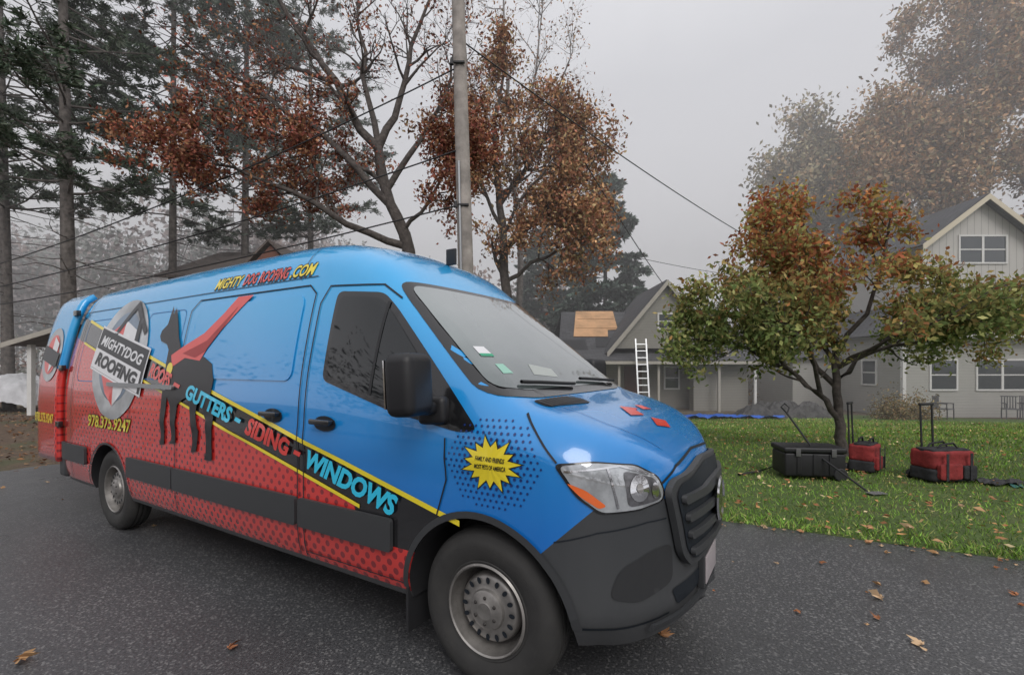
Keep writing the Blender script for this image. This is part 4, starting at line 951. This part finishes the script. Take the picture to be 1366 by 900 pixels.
# rear door, swung open
dv=[];df=[]
zz=np.linspace(.52,2.36,26)
for z in zz:
    ins=float(np.interp(z,SZ,SI))
    for u in np.linspace(-6.33,-5.60,8):
        rr=.0
        if u<-6.25: rr=.02
        if z>2.3 : rr+=.02
        dv.append((u+(0.05 if z>2.3 and u<-6.3 else 0),-HW+ins+rr-.015,z))
for i in range(25):
    for j in range(7): df.append((i*8+j,i*8+j+1,(i+1)*8+j+1,(i+1)*8+j))
rd=obj('rear_door',dv,df,WRAPD,van,True); sm_=rd.modifiers.new('s','SOLIDIFY'); sm_.thickness=.06; sm_.offset=-1 
def door_poly(name,poly,mat,off):
    bm=bmesh.new(); bm.faces.new([bm.verts.new((p[0],0,p[1])) for p in poly]); bmesh.ops.triangulate(bm,faces=bm.faces[:])
    k=.6
    while k<2.4:
        bmesh.ops.bisect_plane(bm,geom=bm.verts[:]+bm.edges[:]+bm.faces[:],plane_co=(0,0,k),plane_no=(0,0,1)); k+=.07
    for v in bm.verts: v.co.y=-HW+float(np.interp(v.co.z,SZ,SI))-.015-off
    me=bpy.data.meshes.new(name); bm.to_mesh(me); bm.free(); me.materials.append(mat); o=bpy.data.objects.new(name,me); COL.objects.link(o); o.parent=van
door_poly('rear_door_logo',circ(-5.95,1.68,.27,.30),SILV,.006); door_poly('rear_door_logo_inner',circ(-5.95,1.68,.19,.22),REDV,.010)
door_poly('rear_door_logo_shield',[(-5.95,1.88),(-5.78,1.8),(-5.8,1.6),(-5.95,1.48)],WHV,.014)
door_poly('rear_door_banner',rotp((-5.95,1.66),.25,.08,an),BKV,.018)
v,f=textmesh('978.375.9247',.03,.2); x0,x1=v[:,0].min(),v[:,0].max()
obj('rear_door_phone',[(-6.28+(a-x0)/(x1-x0)*.6,-HW-.028,.93+b2*.14) for a,b2 in v],f,YEL,van)
box('rear_bumper',-5.68,-5.50,-.93,.93,.36,.58,PLAS,van,.03)
for z in (.9,1.5,2.1): box('door_hinge',-5.62,-5.52,-HW+float(np.interp(z,SZ,SI))-.03,-HW+float(np.interp(z,SZ,SI))+.01,z,z+.06,GLOSSB,van,.005)
box('chassis',-5.2,-.7,-.55,.55,.24,.36,DARK,van); box('front_subframe',-.35,.5,-.5,.5,.22,.38,DARK,van)
tubes('rear_axle',[([Vector((-4.325,-.7,.36)),Vector((-4.325,.7,.36))],[.06,.06])],DARK,van,10)
box('mud_flap',-.53,-.515,-.93,-.68,.16,.42,DARK,van)
# wheels
m,nt,b=nodes('tyre_rubber'); co,s=objxyz(nt); b.inputs['Roughness'].default_value=.75
ang=mth(nt,'ARCTAN2',s[0],s[2]); tr=mth(nt,'SINE',mth(nt,'ADD',mth(nt,'MULTIPLY',ang,70),mth(nt,'MULTIPLY',s[1],60)))
rad_=mth(nt,'SQRT',mth(nt,'ADD',mth(nt,'MULTIPLY',s[0],s[0]),mth(nt,'MULTIPLY',s[2],s[2])))
msk=mth(nt,'GREATER_THAN',rad_,.366)
letr=mth(nt,'MULTIPLY',mth(nt,'MULTIPLY',mth(nt,'GREATER_THAN',rad_,.285),mth(nt,'LESS_THAN',rad_,.315)),mth(nt,'GREATER_THAN',noise(nt,co,38,1),.55))
bump(nt,b,mth(nt,'ADD',mth(nt,'MULTIPLY',mth(nt,'GREATER_THAN',tr,-.3),msk),mth(nt,'MULTIPLY',letr,.2)),1,.01)
nz=noise(nt,co,9,5); nt.links.new(mixc(nt,nz,(.018,.018,.019),(.05,.048,.045)),b.inputs['Base Color']); TYRE=m
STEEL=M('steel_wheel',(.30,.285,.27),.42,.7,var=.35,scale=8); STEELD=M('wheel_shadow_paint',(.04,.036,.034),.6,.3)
def wheel(u,s):
    P=empty('wheel',(u,s*(HW-.04),.385)); P.parent=van
    k=-s
    pr=[(.20,.05),(.218,.018),(.232,.012),(.236,.016),(.27,.0),(.31,-.004),(.335,0),(.34,.004),(.36,.012),(.374,.03),(.383,.05),(.385,.07),(.374,.072),(.374,.082),(.385,.084),(.386,.105),(.374,.107),(.374,.119),(.386,.121),(.386,.142),(.374,.144),(.374,.154),(.385,.156),(.384,.165),(.372,.19),(.33,.205),(.22,.19)]
    lathe('tyre',[(r,k*t) for r,t in pr],TYRE,P,n=96)
    lathe('rim_lip',[(r,k*t) for r,t in [(.222,.014),(.214,.006),(.207,.012),(.203,.04),(.19,.085),(.186,.10)]],STEEL,P,n=64)
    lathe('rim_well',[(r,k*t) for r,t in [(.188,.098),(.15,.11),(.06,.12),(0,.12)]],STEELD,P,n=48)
    lathe('wheel_disc',[(r,k*t) for r,t in [(.168,.085),(.162,.06),(.154,.048),(.135,.040),(.112,.042),(.098,.036),(.092,.022),(.075,.012),(.045,.008),(.040,.004),(0,.003)]],STEEL,P,n=64)
    for i in range(16):
        a=2*math.pi*i/16; c_=(math.cos(a)*.136,math.sin(a)*.136)
        pts=[]
        for q in range(12):
            t=2*math.pi*q/12; rr=.017*math.cos(t); tt_=.011*math.sin(t)
            pts.append((c_[0]+math.cos(a)*rr-math.sin(a)*tt_,k*.037,c_[1]+math.sin(a)*rr+math.cos(a)*tt_))
        obj('vent_hole',pts,[tuple(range(12))],SEAM,P)
    for i in range(6):
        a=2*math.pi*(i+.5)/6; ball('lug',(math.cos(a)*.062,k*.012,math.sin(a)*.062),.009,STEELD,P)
for u in (WU,-4.325):
    for s in (-1,1): wheel(u,s)
print('BUILD TIME',time.time()-T0)
